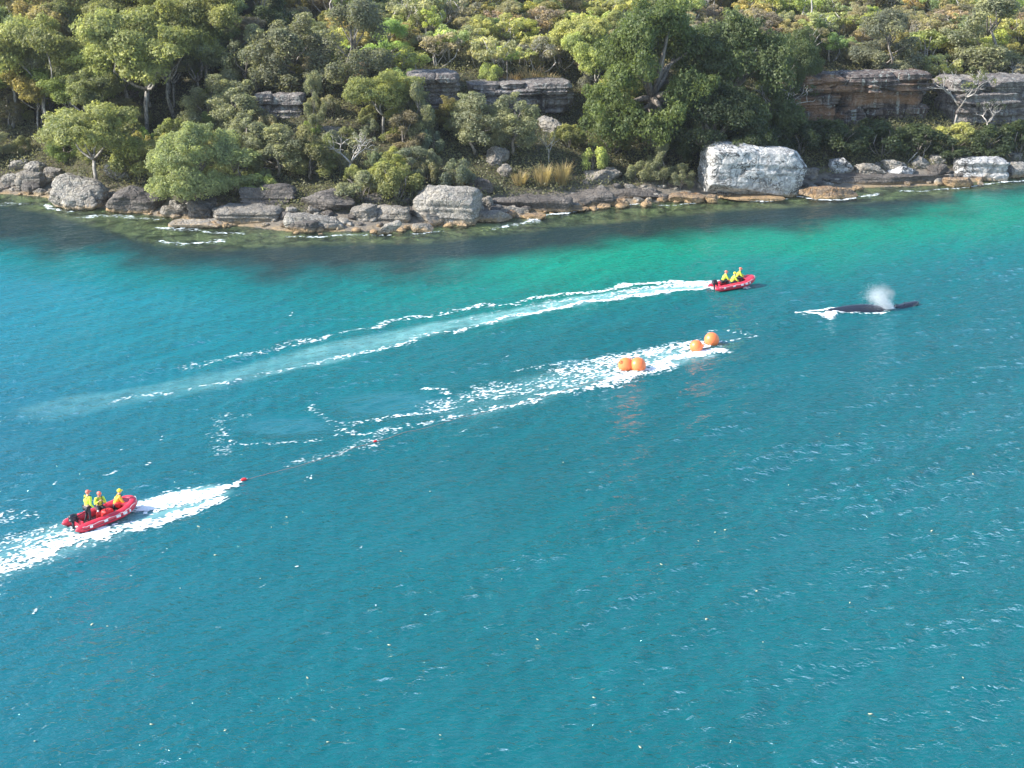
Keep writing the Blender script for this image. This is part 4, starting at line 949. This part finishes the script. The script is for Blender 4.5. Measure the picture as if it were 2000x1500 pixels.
M['yellow_gloss'] = simple('yellow_shell', (0.88, 0.68, 0.03), 0.35, 0.05)
M['redcap'] = simple('red_shell', (0.72, 0.16, 0.10), 0.4, 0.08)
M['wetsuit'] = simple('black_neoprene', (0.018, 0.020, 0.028), 0.55, 0.2)
M['black'] = simple('black_plastic', (0.015, 0.017, 0.026), 0.3, 0.15)
M['strap'] = simple('dark_strap', (0.03, 0.05, 0.04), 0.7, 0.1)
M['hair'] = simple('brown_hair', (0.06, 0.035, 0.02), 0.7, 0.2)
M['reflect'] = simple('pale_reflective_band', (0.72, 0.75, 0.70), 0.4, 0.05)
def person(loc, rz, pose, label, top='limeshirt', hat='redcap', vest=None, parent_tilt=(0, 0), sc=1.0):
    """facing +x; z=0 is the feet (standing) or the seat (sitting)"""
    rt = empty('person', loc, rz); rt.rotation_euler = (parent_tilt[0], parent_tilt[1], rz); rt.scale = (sc,) * 3
    if pose == 'stand':
        P0 = np.array([0, 0, 0.93]); lean = 0.10
        legs = [[(0.02, s * .10, .88), (.10 if s > 0 else .04, s * .17, .48), (-.02, s * .20, .09), (.15, s * .22, .04)] for s in (1, -1)]
    elif pose == 'kneel':
        P0 = np.array([0, 0, 0.12]); lean = 0.12
        legs = [[(0.05, s * .10, .08), (.40, s * .18, .10), (.42 if s > 0 else .30, s * .19, -.28), (.58 if s > 0 else .46, s * .20, -.31)] for s in (1, -1)]
    else:
        P0 = np.array([0, 0, 0.12]); lean = 0.24
        legs = [[(0.05, s * .10, .08), (.44, s * .17, .16), (.46, s * .18, -.26), (.62, s * .19, -.30)] for s in (1, -1)]
    sp = P0 + np.array([lean * .4, 0, .20]); ch = P0 + np.array([lean, 0, .42]); nk = P0 + np.array([lean * 1.15, 0, .56]); hd = nk + np.array([.03, 0, .13]); ht = hd + np.array([0, 0, .10])
    V = [P0, sp, ch, nk, hd, ht]; E = [(0, 1), (1, 2), (2, 3), (3, 4), (4, 5)]; Rr = [(.15, .11), (.14, .105), (.17, .12), .058, .088, .075]
    # face: nose tip grows from the head
    V.append(hd + np.array([.105, 0, -.005])); E.append((4, 6)); Rr.append(.016)
    topV = [P0 + np.array([0, 0, .02]), sp, ch, nk - np.array([0, 0, .035])]; topE = [(0, 1), (1, 2), (2, 3)]; topR = [(.175, .135), (.165, .125), (.195, .145), (.085, .08)]
    legV = [P0]; legE = []; legR = [(.172, .13)]
    for L in legs:
        b = len(V); V += list(map(np.array, L)); E += [(0, b), (b, b + 1), (b + 1, b + 2), (b + 2, b + 3)]; Rr += [.085, .055, .038, .035]
        b = len(legV); legV += list(map(np.array, L[:3])); legE += [(0, b), (b, b + 1), (b + 1, b + 2)]; legR += [.105, .075, .056]
    arms = {'stand': [((.12, .30, -.24), (.34, .26, -.30)), ((-.05, -.27, -.27), (.14, -.30, -.50))],
            'kneel': [((.10, .28, -.22), (.22, .06, -.02)), ((.12, -.28, -.20), (.24, -.08, -.02))],
            'sit': [((.16, .25, -.22), (.40, .20, -.28)), ((.14, -.25, -.24), (.36, -.18, -.34))]}[pose]
    for s, (el, wr_) in zip((1, -1), arms):
        sh = ch + np.array([0, s * .19, .06]); e = ch + np.array(el); wv = ch + np.array(wr_); dirv = (wv - e) / np.linalg.norm(wv - e); pm = wv + dirv * .07
        b = len(V); V += [sh, e, wv, pm]; E += [(2, b), (b, b + 1), (b + 1, b + 2), (b + 2, b + 3)]; Rr += [.058, .040, .028, (.040, .022)]
        side = np.cross(dirv, (0, 0, 1)); side /= np.linalg.norm(side) + 1e-9; dn = np.cross(side, dirv)
        for f_, (o_, ln) in enumerate(((-.030, .075), (-.010, .085), (.010, .080), (.030, .062))):
            j = len(V); k1 = pm + side * o_ + dirv * ln * .5; k2 = k1 + (dirv * .6 - dn * .55 * (1 if dn[2] > 0 else -1)) * ln * .55
            V += [k1, k2]; E += [(b + 3, j), (j, j + 1)]; Rr += [.0095, .008]
        j = len(V); V += [wv + side * .042 * s + dirv * .05, wv + side * .052 * s + dirv * .085]; E += [(b + 2, j), (j, j + 1)]; Rr += [.011, .009]
        b = len(topV); topV += [sh, e, e + (wv - e) * .8]; topE += [(2, b), (b, b + 1), (b + 1, b + 2)]; topR += [.082, .062, .048]
    link('body', skin_mesh('body', V, E, Rr, 0, M['skin'], 2), rt)
    link('shirt', skin_mesh('shirt', topV, topE, topR, 0, M[top], 2), rt)
    link('trousers', skin_mesh('trousers', legV, legE, legR, 0, M['wetsuit'], 2), rt)
    if hat:
        mb = MB(); mb.ball(hd + np.array([-.01, 0, .055]), (.128, .115, .105), 14, 9); h_ = mb.build('helmet', M[hat], rt)
        mb = MB(); mb.box(hd + np.array([.115, 0, .055]), (.09, .15, .02)); mb.build('peak', M[hat], h_, False)
    for s in (1, -1):
        mb = MB(); mb.ball(hd + np.array([.083, s * .032, .012]), .011, 8, 6); mb.build('eye', M['black'], rt)
        mb = MB(); mb.ball(hd + np.array([.0, s * .09, -.005]), (.022, .014, .032), 8, 6); mb.build('ear', M['skin'], rt)
    mb = MB(); mb.box(hd + np.array([.088, 0, -.042]), (.012, .05, .010)); mb.build('mouth', M['redcap'], rt, False)
    if vest:
        V3 = [sp - np.array([0, 0, .04]), sp + (ch - sp) * .5, ch + np.array([0, 0, .02])]
        link('life_vest', skin_mesh('life_vest', V3, [(0, 1), (1, 2)], [(.215, .175), (.225, .18), (.205, .165)], 0, M[vest], 2), rt)
        mb = MB()
        for s in (1, -1): mb.tube([sp + np.array([.17, s * .09, -.05]), sp + (ch - sp) * .5 + np.array([.175, s * .09, 0]), ch + np.array([.12, s * .10, .12]), ch + np.array([-.05, s * .10, .16]), ch + np.array([-.15, s * .08, 0])], .018, 5)
        mb.build('strap', M['strap'], rt)
    return tag(rt, label, 'person')

# ------------------------------------------------------------------ boats
M['boat_red'] = simple('red_rubber', (0.60, 0.028, 0.055), 0.38, 0.10, 3)
M['boat_floor'] = simple('dark_floor', (0.10, 0.04, 0.045), 0.6, 0.2)
M['white_mark'] = simple('white_print', (0.82, 0.82, 0.82), 0.5, 0.04)
M['orange_red'] = simple('bright_red_fabric', (0.75, 0.03, 0.03), 0.55, 0.15)
M['orange_rope'] = simple('orange_rope', (0.72, 0.20, 0.13), 0.7, 0.15)
def inflatable(loc, rz, pitch, label):
    rt = empty('inflatable_boat', loc, rz); rt.rotation_euler = (0, -pitch, rz)
    zc = 0.24
    P = []; Rad = []
    side = [(-1.98, .64, .05), (-1.8, .64, .16), (-1.55, .64, .215), (-1.2, .64, .235), (-.6, .64, .24), (0, .64, .24), (.6, .62, .24), (1.0, .56, .24), (1.35, .43, .235), (1.6, .24, .23)]
    up = [0.02, 0.02, 0, 0, 0, 0, .02, .07, .14, .20]
    L = [(x, y, zc + u, r) for (x, y, r), u in zip(side, up)]
    full = L + [(1.68, 0.0, zc + .23, .225)] + [(x, -y, z, r) for x, y, z, r in L[::-1]]
    # resample smoothly (Catmull-Rom)
    F_ = np.array(full); out = []
    for i in range(len(F_) - 1):
        p0, p1, p2, p3 = F_[max(i - 1, 0)], F_[i], F_[i + 1], F_[min(i + 2, len(F_) - 1)]
        for t in np.linspace(0, 1, 4, endpoint=False): out.append(.5 * ((2 * p1) + (-p0 + p2) * t + (2 * p0 - 5 * p1 + 4 * p2 - p3) * t * t + (-p0 + 3 * p1 - 3 * p2 + p3) * t ** 3))
    out.append(F_[-1]); out = np.array(out)
    mb = MB(); mb.tube(list(out[:, :3]), list(np.clip(out[:, 3], .03, 1)), 16); tube = mb.build('inflatable_tube', M['boat_red'], rt)
    # rubbing strake and lifeline ride on the outside of the tube
    for nm, mt, dz, off, rr_ in (('rubbing_strake', 'boat_floor', 0.0, 1.0, .022), ('lifeline', 'white_mark', .13, .90, .010)):
        mb = MB(); pts_ = []
        for i in range(6, len(out) - 6):
            t = out[i + 1, :2] - out[i - 1, :2]; t = t / np.linalg.norm(t); nn = np.array([t[1], -t[0]]); nn = nn if nn @ out[i, :2] > 0 or out[i, 0] > 1.5 else -nn
            if out[i, 0] > 1.3: nn = out[i, :2] - np.array([.9, 0]); nn /= np.linalg.norm(nn)
            else: nn = np.array([0, 1.0 if out[i, 1] > 0 else -1.0])
            pts_.append(np.array([*(out[i, :2] + nn * out[i, 3] * off), out[i, 2] + dz + (0.02 * math.sin(i * 1.57) if nm == 'lifeline' else 0)]))
        mb.tube(pts_, rr_, 5); mb.build(nm, M[mt], rt)
    mb = MB(); n = 14
    top = []
    for i in range(n + 1):
        x = -1.5 + 2.95 * i / n; wv = .55 if x < .9 else .55 * math.sqrt(max(0.02, 1 - ((x - .9) / .62) ** 2)); zz = .10 + (.14 * max(0, (x - .5)) ** 1.4); top.append((x, wv, zz))
    V = []; Fc = []
    for x, wv, zz in top: V += [(x, wv, zz), (x, -wv, zz), (x, -wv, zz - .06), (x, wv, zz - .06)]
    for i in range(n):
        a = 4 * i; b = a + 4; Fc += [(a, b, b + 1, a + 1), (a + 3, a + 2, b + 2, b + 3), (a, a + 3, b + 3, b), (a + 1, b + 1, b + 2, a + 2)]
    mb.add(V, Fc + [(0, 1, 2, 3), (4 * n + 3, 4 * n + 2, 4 * n + 1, 4 * n)]); mb.build('floor', M['boat_floor'], rt, False)
    mb = MB(); V = [(-1.45, .5, .14), (-1.45, -.5, .14), (.2, 0, -.06), (1.3, 0, .1), (1.1, .35, .22), (1.1, -.35, .22), (-1.45, 0, -.05)]
    mb.add(V, [(0, 6, 2, 4), (1, 5, 2, 6), (4, 2, 3), (5, 3, 2)]); mb.build('keel', M['boat_floor'], rt, False)
    mb = MB(); mb.box((-1.46, 0, .30), (.06, 1.0, .44)); mb.build('transom', M['boat_red'], rt, False)
    # bow cover
    mb = MB(); V = []; Fc = []
    for i in range(7):
        x = .95 + .65 * i / 6; wv = .52 * math.sqrt(max(.03, 1 - ((x - .95) / .68) ** 2))
        for j in range(7): yy = -wv + 2 * wv * j / 6; V.append((x, yy, .47 + .12 * i / 6 + .05 * math.cos(j / 6 * math.pi - math.pi / 2)))
    for i in range(6):
        for j in range(6): a = i * 7 + j; Fc.append((a, a + 7, a + 8, a + 1))
    mb.add(V, Fc); o = mb.build('bow_cover', M['boat_red'], rt); md = o.modifiers.new('thick', 'SOLIDIFY'); md.thickness = .02
    # outboard
    mo = MB(); mo.box((-1.72, 0, .64), (.34, .30, .20), 0, .92); mo.ball((-1.70, 0, .76), (.25, .17, .13)); mo.ball((-1.72, 0, .58), (.22, .16, .12))
    m_ = mo.build('outboard_motor', M['black'], rt)
    mb = MB(); mb.tube([(-1.72, 0, .55), (-1.74, 0, .2), (-1.75, 0, -.25)], [.09, .065, .05], 8); mb.tube([(-1.62, 0, -.25), (-1.75, 0, -.25), (-1.95, 0, -.25)], [.03, .055, .04], 8); mb.build('motor_leg', M['black'], m_)
    mb = MB()
    for q in range(3): a = q * 2.09; mb.box((-1.97, .08 * math.cos(a), -.25 + .08 * math.sin(a)), (.02, .09, .09), .3)
    mb.build('propeller', M['black'], m_, False)
    mb = MB(); mb.tube([(-1.5, 0, .66), (-1.2, .03, .70), (-.95, .05, .72)], [.028, .022, .026], 6); mb.build('tiller', M['black'], m_)
    mb = MB(); mb.box((-1.50, 0, .50), (.10, .22, .26)); mb.build('clamp_bracket', M['black'], m_, False)
    # white printed patches on both tube sides: unreadable lettering in the photo, so plain strokes
    for s in (1, -1):
        for (x0, L_, nb) in ((-1.32, .17, 2), (-.50, .22, 3), (.20, .26, 3), (.62, .24, 3), (1.02, .12, 1)):
            mb = MB(); yv = .64 if x0 < .5 else (.62 if x0 < .9 else .55)
            for b in range(nb):
                xa = x0 + L_ * b / nb; xb = xa + L_ / nb * .78
                V = []
                for zz in (-.055, 0.0, .075):
                    for xx in (xa, xb): rr2 = .245; V.append((xx, s * (yv + math.sqrt(rr2 ** 2 - zz ** 2) + .006), zc + .045 + zz + (.02 if x0 > .5 else 0)))
                f = [(0, 1, 3, 2), (2, 3, 5, 4)]; mb.add(V, f if s < 0 else [q[::-1] for q in f])
            o = mb.build('white_marking', M['white_mark'], rt, False); md = o.modifiers.new('thick', 'SOLIDIFY'); md.thickness = .008; md.offset = 1
    for s in (1, -1):
        for x0 in (-.9, .4):
            mb = MB(); mb.tube([(x0 - .12, s * .56, .485), (x0 - .08, s * .56, .53), (x0 + .08, s * .56, .53), (x0 + .12, s * .56, .485)], .014, 5); mb.build('grab_handle', M['black'], rt)
    return tag(rt, label, 'boat')
def boat_pt(o, p):
    return o.location + Euler(o.rotation_euler).to_matrix() @ Vector(p)
b1c = wp(203, 1006, 0.25); H1 = R(46)
boat1 = inflatable((b1c[0], b1c[1], 0.02 + float(water_h(b1c[0], b1c[1])) * .5), H1, R(3.5), 'nearer red inflatable rescue boat at left, one crew member standing by the motor')
BL1 = 'nearer boat'
def crew(boat, p, rz, pose, label, **kw):
    w_ = boat_pt(boat, p); return person(w_, boat.rotation_euler[2] + rz, pose, label, **kw)
crew(boat1, (-.95, -.05, .10), 0.1, 'stand', 'person standing at the motor of the nearer boat, lime vest, dark trousers, red-orange cap', top='limeshirt', hat='redcap', vest='limeshirt')
crew(boat1, (.10, .50, .42), R(-105), 'kneel', 'person seated mid-boat in the nearer boat, facing the camera, lime vest, arms raised', top='limeshirt', hat='redcap', vest='limeshirt')
crew(boat1, (.82, .25, .28), R(-20), 'sit', 'person in yellow helmet and yellow shirt crouched at the bow of the nearer boat', top='yellow', hat='yellow_gloss', vest='yellow')
def bag(boat, p, sz, mat, label, rz=0.2, name='gear_bag'):
    C_, F__ = CUBES[10]; nn = (np.abs(C_) ** 4).sum(1) ** .25; S = C_ / nn[:, None] * np.array(sz) / 2
    S = S + 0.02 * fbm3(S[:, 0] * 9, S[:, 1] * 9, S[:, 2] * 9, 2, 3)[:, None]
    o = empty(name, boat_pt(boat, p), boat.rotation_euler[2] + rz); link('bag_body', mesh_np('bag_body', S, F__, M[mat], True), o)
    mb = MB(); mb.tube([(-sz[0] * .2, 0, sz[2] * .48), (-sz[0] * .12, 0, sz[2] * .62), (sz[0] * .12, 0, sz[2] * .62), (sz[0] * .2, 0, sz[2] * .48)], .013, 5); mb.build('handle', M['black'], o)
    tag(o, label, 'bag')
bag(boat1, (.15, -.12, .32), (.62, .42, .42), 'orange_red', 'big red gear bag on the floor amidships in the nearer boat')
bag(boat1, (.98, .05, .44), (.46, .36, .30), 'orange_red', 'red gear bag in front of the crouched person at the bow of the nearer boat')
def tank(boat, p, label):
    o = empty('fuel_bottle', boat_pt(boat, p), boat.rotation_euler[2]); mb = MB(); mb.tube([(0, 0, -.16), (0, 0, .1), (0, 0, .2), (0, 0, .24)], [.12, .12, .09, .05], 10); mb.build('bottle_body', M['orange_red'], o)
    mb = MB(); mb.tube([(0, 0, .235), (0, 0, .30)], .05, 8); mb.build('cap', M['white_mark'], o); tag(o, label, 'bottle')
tank(boat1, (-.38, -.15, .34), 'upright red bottle with white cap beside the standing person in the nearer boat')
b2c = wp(1433, 557, 0.2); H2 = R(21)
boat2 = inflatable((b2c[0], b2c[1], 0.08), H2, R(5), 'farther red inflatable rescue boat speeding right with three seated crew')
def crew2(p, rz, label, **kw): return crew(boat2, p, rz, 'sit', label, **kw)
crew2((-.85, .30, .44), R(-8), 'person in yellow sitting at the stern of the farther boat', top='limeshirt', hat='redcap', vest='limeshirt')
crew2((-.35, -.25, .36), R(-5), 'person in yellow sitting in the middle of the farther boat, lowest of the three', top='limeshirt', hat='yellow_gloss', vest='limeshirt')
crew2((.50, .42, .46), R(-25), 'person in yellow with an orange cap, nearest the bow of the farther boat', top='limeshirt', hat='redcap', vest='yellow')

# ------------------------------------------------------------------ buoys, rope, floats
M['buoy'] = simple('orange_vinyl', (0.90, 0.20, 0.055), 0.38, 0.05, 2)
def buoy(px, py, r, label, tilt):
    c = wp(px, py, 0.28); o = empty('buoy', (c[0], c[1], 0.0)); mb = MB()
    n = 24; prof = [(0.0, -1.0)] + [(math.cos(a), math.sin(a)) for a in np.linspace(-1.45, 1.30, 18)] + [(.20, 1.02), (.19, 1.14), (.0, 1.16)]
    V = []; F = []
    for (a, z) in prof:
        for k in range(n): V.append((a * r * math.cos(6.2832 * k / n), a * r * math.sin(6.2832 * k / n), z * r))
    for i in range(len(prof) - 1):
        for k in range(n): F.append((i * n + k, i * n + (k + 1) % n, (i + 1) * n + (k + 1) % n, (i + 1) * n + k))
    b = mb.add(V, F).build('float_body', M['buoy'], o); mb = MB(); mb.tube([(r * .16 * math.cos(t), 0, r * 1.18 + r * .16 * math.sin(t)) for t in np.linspace(0, 6.283, 13)], r * .05, 6); e = mb.build('rope_eye', M['buoy'], o)
    o.location.z = r * 0.55; o.rotation_euler = tilt; tag(o, label, 'buoy', 'orange buoys towed in the foam')
buoy(1222, 713, .52, 'left one of the two touching orange buoys in the foam', (R(35), R(-50), 0))
buoy(1246, 714, .54, 'right one of the two touching orange buoys, the sunlit full round one', (R(-60), R(40), 1))
buoy(1360, 676, .46, 'smaller orange buoy just left of the rightmost buoy', (R(30), R(70), 0))
buoy(1390, 664, .53, 'rightmost and farthest orange buoy of the four', (R(-70), R(30), 0))
def rope(name, pix, r, label, mat='orange_rope'):
    P = poly_world(pix); out = []
    for i in range(len(P) - 1):
        for t in np.linspace(0, 1, 24, endpoint=False): p = P[i] + (P[i + 1] - P[i]) * t; out.append(p)
    out.append(P[-1]); out = np.array(out); out[:, 0] += 0.12 * fbm2(out[:, 0], out[:, 1], 2, 4); out[:, 2] = water_h(out[:, 0], out[:, 1]) + 0.02
    mb = MB(); mb.tube(list(out), r, 5); o = mb.build(name, M[mat]); return tag(o, label, 'rope')
rope('floating_rope', [(477, 938), (600, 905), (735, 866), (900, 815), (1050, 778), (1200, 738), (1232, 720)], 0.006, 'long thin orange line floating from the red float to the buoys')
def floatlet(px, py, s, label, rz=0.6):
    c = wp(px, py); o = empty('float', (c[0], c[1], float(water_h(c[0], c[1])) + .05), rz); mb = MB(); mb.ball((0, 0, 0), (.26 * s, .14 * s, .13 * s), 12, 8); mb.build('float_body', M['orange_red'], o)
    mb = MB(); mb.tube([(.24 * s, 0, 0), (.32 * s, 0, .02)], .03 * s, 6); mb.tube([(-.24 * s, 0, 0), (-.32 * s, 0, .02)], .03 * s, 6); mb.build('end_cap', M['white_mark'], o); tag(o, label, 'float')
floatlet(476, 937, 0.7, 'small red float at the tip of the splash ahead of the nearer boat')
floatlet(733, 866, 0.5, 'small orange-red float half way along the floating line')
# ------------------------------------------------------------------ whale
def whale():
    c = wp(1700, 603); tip = wp(1782, 590); tail = wp(1625, 612); hd = tip - tail; ang = math.atan2(hd[1], hd[0]); 
    rt = empty('whale', (c[0], c[1], -0.10), ang * 0.5)
    # local x forward; body 10 m, back just awash
    prof = [(-6.6, .10, .12, -.75), (-6.0, .22, .28, -.62), (-5.0, .42, .48, -.50), (-3.9, .66, .72, -.52), (-2.9, .90, .90, -.58), (-2.0, 1.05, 1.02, -.58), (-1.0, 1.18, 1.08, -.60), (.0, 1.24, 1.10, -.66), (1.0, 1.15, 1.0, -.74), (1.7, .98, .84, -.80), (2.2, .82, .66, -.50), (2.8, .68, .54, -.24), (3.4, .50, .40, -.06), (3.9, .32, .27, .08), (4.25, .16, .15, .16), (4.36, .03, .03, .17)]
    mb = MB(); V = []; F = []; n = 24
    for (x, a, b, z) in prof:
        for k in range(n):
            q = 6.2832 * k / n; yy = a * math.cos(q); zz = b * math.sin(q)
            if zz > 0 and -3 < x < 2: zz += .06 * math.exp(-(yy / .12) ** 2)
            V.append((x, yy + .10 * max(0, x - 1.2) ** 1.6, z + zz))
    for i in range(len(prof) - 1):
        for k in range(n): F.append((i * n + k, (i + 1) * n + k, (i + 1) * n + (k + 1) % n, i * n + (k + 1) % n))
    F += [tuple(range(n)), tuple((len(prof) - 1) * n + k for k in range(n))[::-1]]
    # dorsal fin, pectoral fins, flukes join the same skin
    mb.add(V, F)
    def fin(pts, th):
        b = [(x, y, z + th) for x, y, z in pts]; c_ = [(x, y, z - th) for x, y, z in pts]; m = len(pts)
        mb.add(b + c_, [tuple(range(m)), tuple(range(2 * m - 1, m - 1, -1))] + [(i, m + i, m + (i + 1) % m, (i + 1) % m) for i in range(m)])
    fin([(1.3, .8, -.9), (.7, .9, -.95), (-.7, 2.2, -1.6), (-1.3, 2.9, -1.9), (-.9, 2.7, -1.85), (.3, 1.9, -1.5)], .06)
    fin([(1.3, -.8, -.9), (.7, -.9, -.95), (-.7, -2.2, -1.6), (-1.3, -2.9, -1.9), (-.9, -2.7, -1.85), (.3, -1.9, -1.5)], .06)
    fin([(-6.2, .15, -.7), (-6.9, 1.4, -.8), (-7.4, 1.9, -.85), (-7.1, .9, -.8), (-7.0, 0, -.75), (-7.1, -.9, -.8), (-7.4, -1.9, -.85), (-6.9, -1.4, -.8), (-6.2, -.15, -.7)], .05)
    mb.add([(-3.3, .05, .16), (-3.3, -.05, .16), (-4.1, .03, -.06), (-4.1, -.03, -.06), (-3.95, 0, .42)], [(0, 1, 4), (1, 3, 4), (3, 2, 4), (2, 0, 4)])
    body = mb.build('body', M['whale'], rt); md = body.modifiers.new('s', 'SUBSURF'); md.levels = md.render_levels = 2
    mb = MB(); 
    for (x, y) in ((3.0, .1), (3.4, -.12), (3.55, .12), (2.8, -.2), (3.8, .03), (3.1, .28), (3.3, .0)): mb.ball((x, y + .10 * max(0, x - 1.2) ** 1.6, .30 - (x - 2.6) * .02), .05, 8, 5)
    mb.build('tubercles', M['whale'], rt)
    mb = MB(); mb.tube([(2.0, .10, .20), (2.1, .05, .27), (2.3, .03, .28)], [.04, .05, .03], 6); mb.tube([(2.0, -.10, .20), (2.1, -.05, .27), (2.3, -.03, .28)], [.04, .05, .03], 6); mb.build('blowhole', M['whale'], rt)
    tag(rt, 'dark humpback whale surfacing at right, spouting, ahead of the farther boat', 'whale')
    return rt
M['whale'] = simple('wet_whale_skin', (0.016, 0.020, 0.032), 0.22, 0.35, 1.2)
wh = whale()
# blow: spray volume plus droplets
def spray():
    b = wp(1738, 599, 0.2); t = NT('whale_breath_mist'); t.t.nodes.remove(t.out); t.out = t.n('OutputMaterial')
    oc = t.n('TexCoord').outputs['Object']; nn = t.noise(oc, 1.9, 5, 0.65, 0.4)
    r = t.n('VectorMath', {0: oc}, operation='LENGTH').outputs['Value']
    dens = t.math('MULTIPLY', t.math('MULTIPLY', t.math('SUBTRACT', nn, 0.36, clamp=True), t.math('SUBTRACT', 1.0, r, clamp=True)), 6.0)
    x = t.sep(oc)[0]; dens = t.math('MULTIPLY', dens, t.ramp(t.math('ADD', t.math('MULTIPLY', x, .5), .5), [(0.0, .12), (0.5, .5), (1.0, 1.9)]))
    pv = t.n('VolumePrincipled', {'Color': (0.97, 0.98, 1.0), 'Density': dens, 'Anisotropy': 0.1}); t.t.links.new(pv.outputs[0], t.out.inputs['Volume'])
    mb = MB(); mb.ball((0, 0, 0), 1.0, 24, 16); o = mb.build('whale_spout', t.m); o.location = (b[0] - .85, b[1], 1.15); o.scale = (1.3, .8, .95)
    tag(o, 'white misty spout of breath rising above the whale', 'spout', kind='stuff')
    n = 26000; C = RNG.normal(size=(n, 3)) * np.array([.36, .24, .30]); k = RNG.random(n) ** 1.5
    P = np.array([b[0], b[1], .05]) + C * (0.4 + k[:, None] * .9) + np.array([-1.3, 0, 1.15]) * k[:, None]; P[:, 2] = np.abs(P[:, 2]) + .05
    N = RNG.normal(size=(n, 3)); N /= np.linalg.norm(N, axis=1)[:, None]
    me = leaves_mesh('spray_drops', P, N, RNG.uniform(.007, .018, n), np.ones(n)); me.materials.clear(); me.materials.append(M['foam'])
    tag(link('spray_drops', me), 'cloud of white water drops around the whale spout', 'spray', kind='stuff')
spray()

# ------------------------------------------------------------------ tiny pale floating specks (leaves) on the open water
M['speck'] = simple('pale_floating_leaf', (0.75, 0.66, 0.42), 0.5, 0.2)
mbp = MB(); mbp.add([(-.09, 0, 0), (-.03, .035, .02), (.05, .03, .03), (.10, 0, .02), (.05, -.03, .03), (-.03, -.035, .02), (0, 0, -.03)], [(0, 1, 2, 3, 4, 5), (0, 6, 1), (1, 6, 2), (2, 6, 3), (3, 6, 4), (4, 6, 5), (5, 6, 0)])
spm = mesh_np('floating_leaf', np.array(mbp.V), mbp.F, M['speck'], True)
sr = random.Random(5)
specks = [(1160, 1366), (1292, 1105), (1380, 1212), (1478, 1157), (1490, 1257), (1397, 1040), (1416, 1036), (1364, 1058), (1796, 762), (783, 1076), (180, 1221), (210, 1225), (270, 1033), (388, 1030), (296, 1416), (68, 1448), (440, 1430), (545, 1366), (600, 1325), (980, 1130), (420, 1085), (508, 1130), (530, 1030), (1660, 1180), (1820, 1040), (1900, 930), (560, 1010), (100, 1168), (760, 1260), (1050, 1250), (860, 1440), (1700, 1400), (1880, 1330), (640, 1450), (1250, 1460), (352, 1150), (1540, 950), (1100, 905), (840, 960), (1640, 850)]
for (px, py) in specks:
    c = wp(px, py); s = sr.uniform(.5, 1.1); o = link('floating_leaf', spm); o.location = (c[0], c[1], float(water_h(c[0], c[1])) + .03); o.scale = (s,) * 3; o.rotation_euler = (sr.uniform(-.3, .3), sr.uniform(-.3, .3), sr.uniform(0, 6.28))
    tag(o, 'tiny pale leaf speck floating on the open water', 'leaf', 'pale specks floating on the water')

# ------------------------------------------------------------------ air
t = NT('thin_haze'); pv = t.n('VolumePrincipled', {'Color': (0.86, 0.93, 1.0), 'Density': 0.00010, 'Anisotropy': 0.2}); t.t.links.new(pv.outputs[0], t.out.inputs['Volume'])
mb = MB(); mb.box((0, 300, 30), (900, 850, 90)); o = mb.build('haze', t.m, None, False); tag(o, 'thin pale haze in the air over the bay', 'haze', kind='stuff')
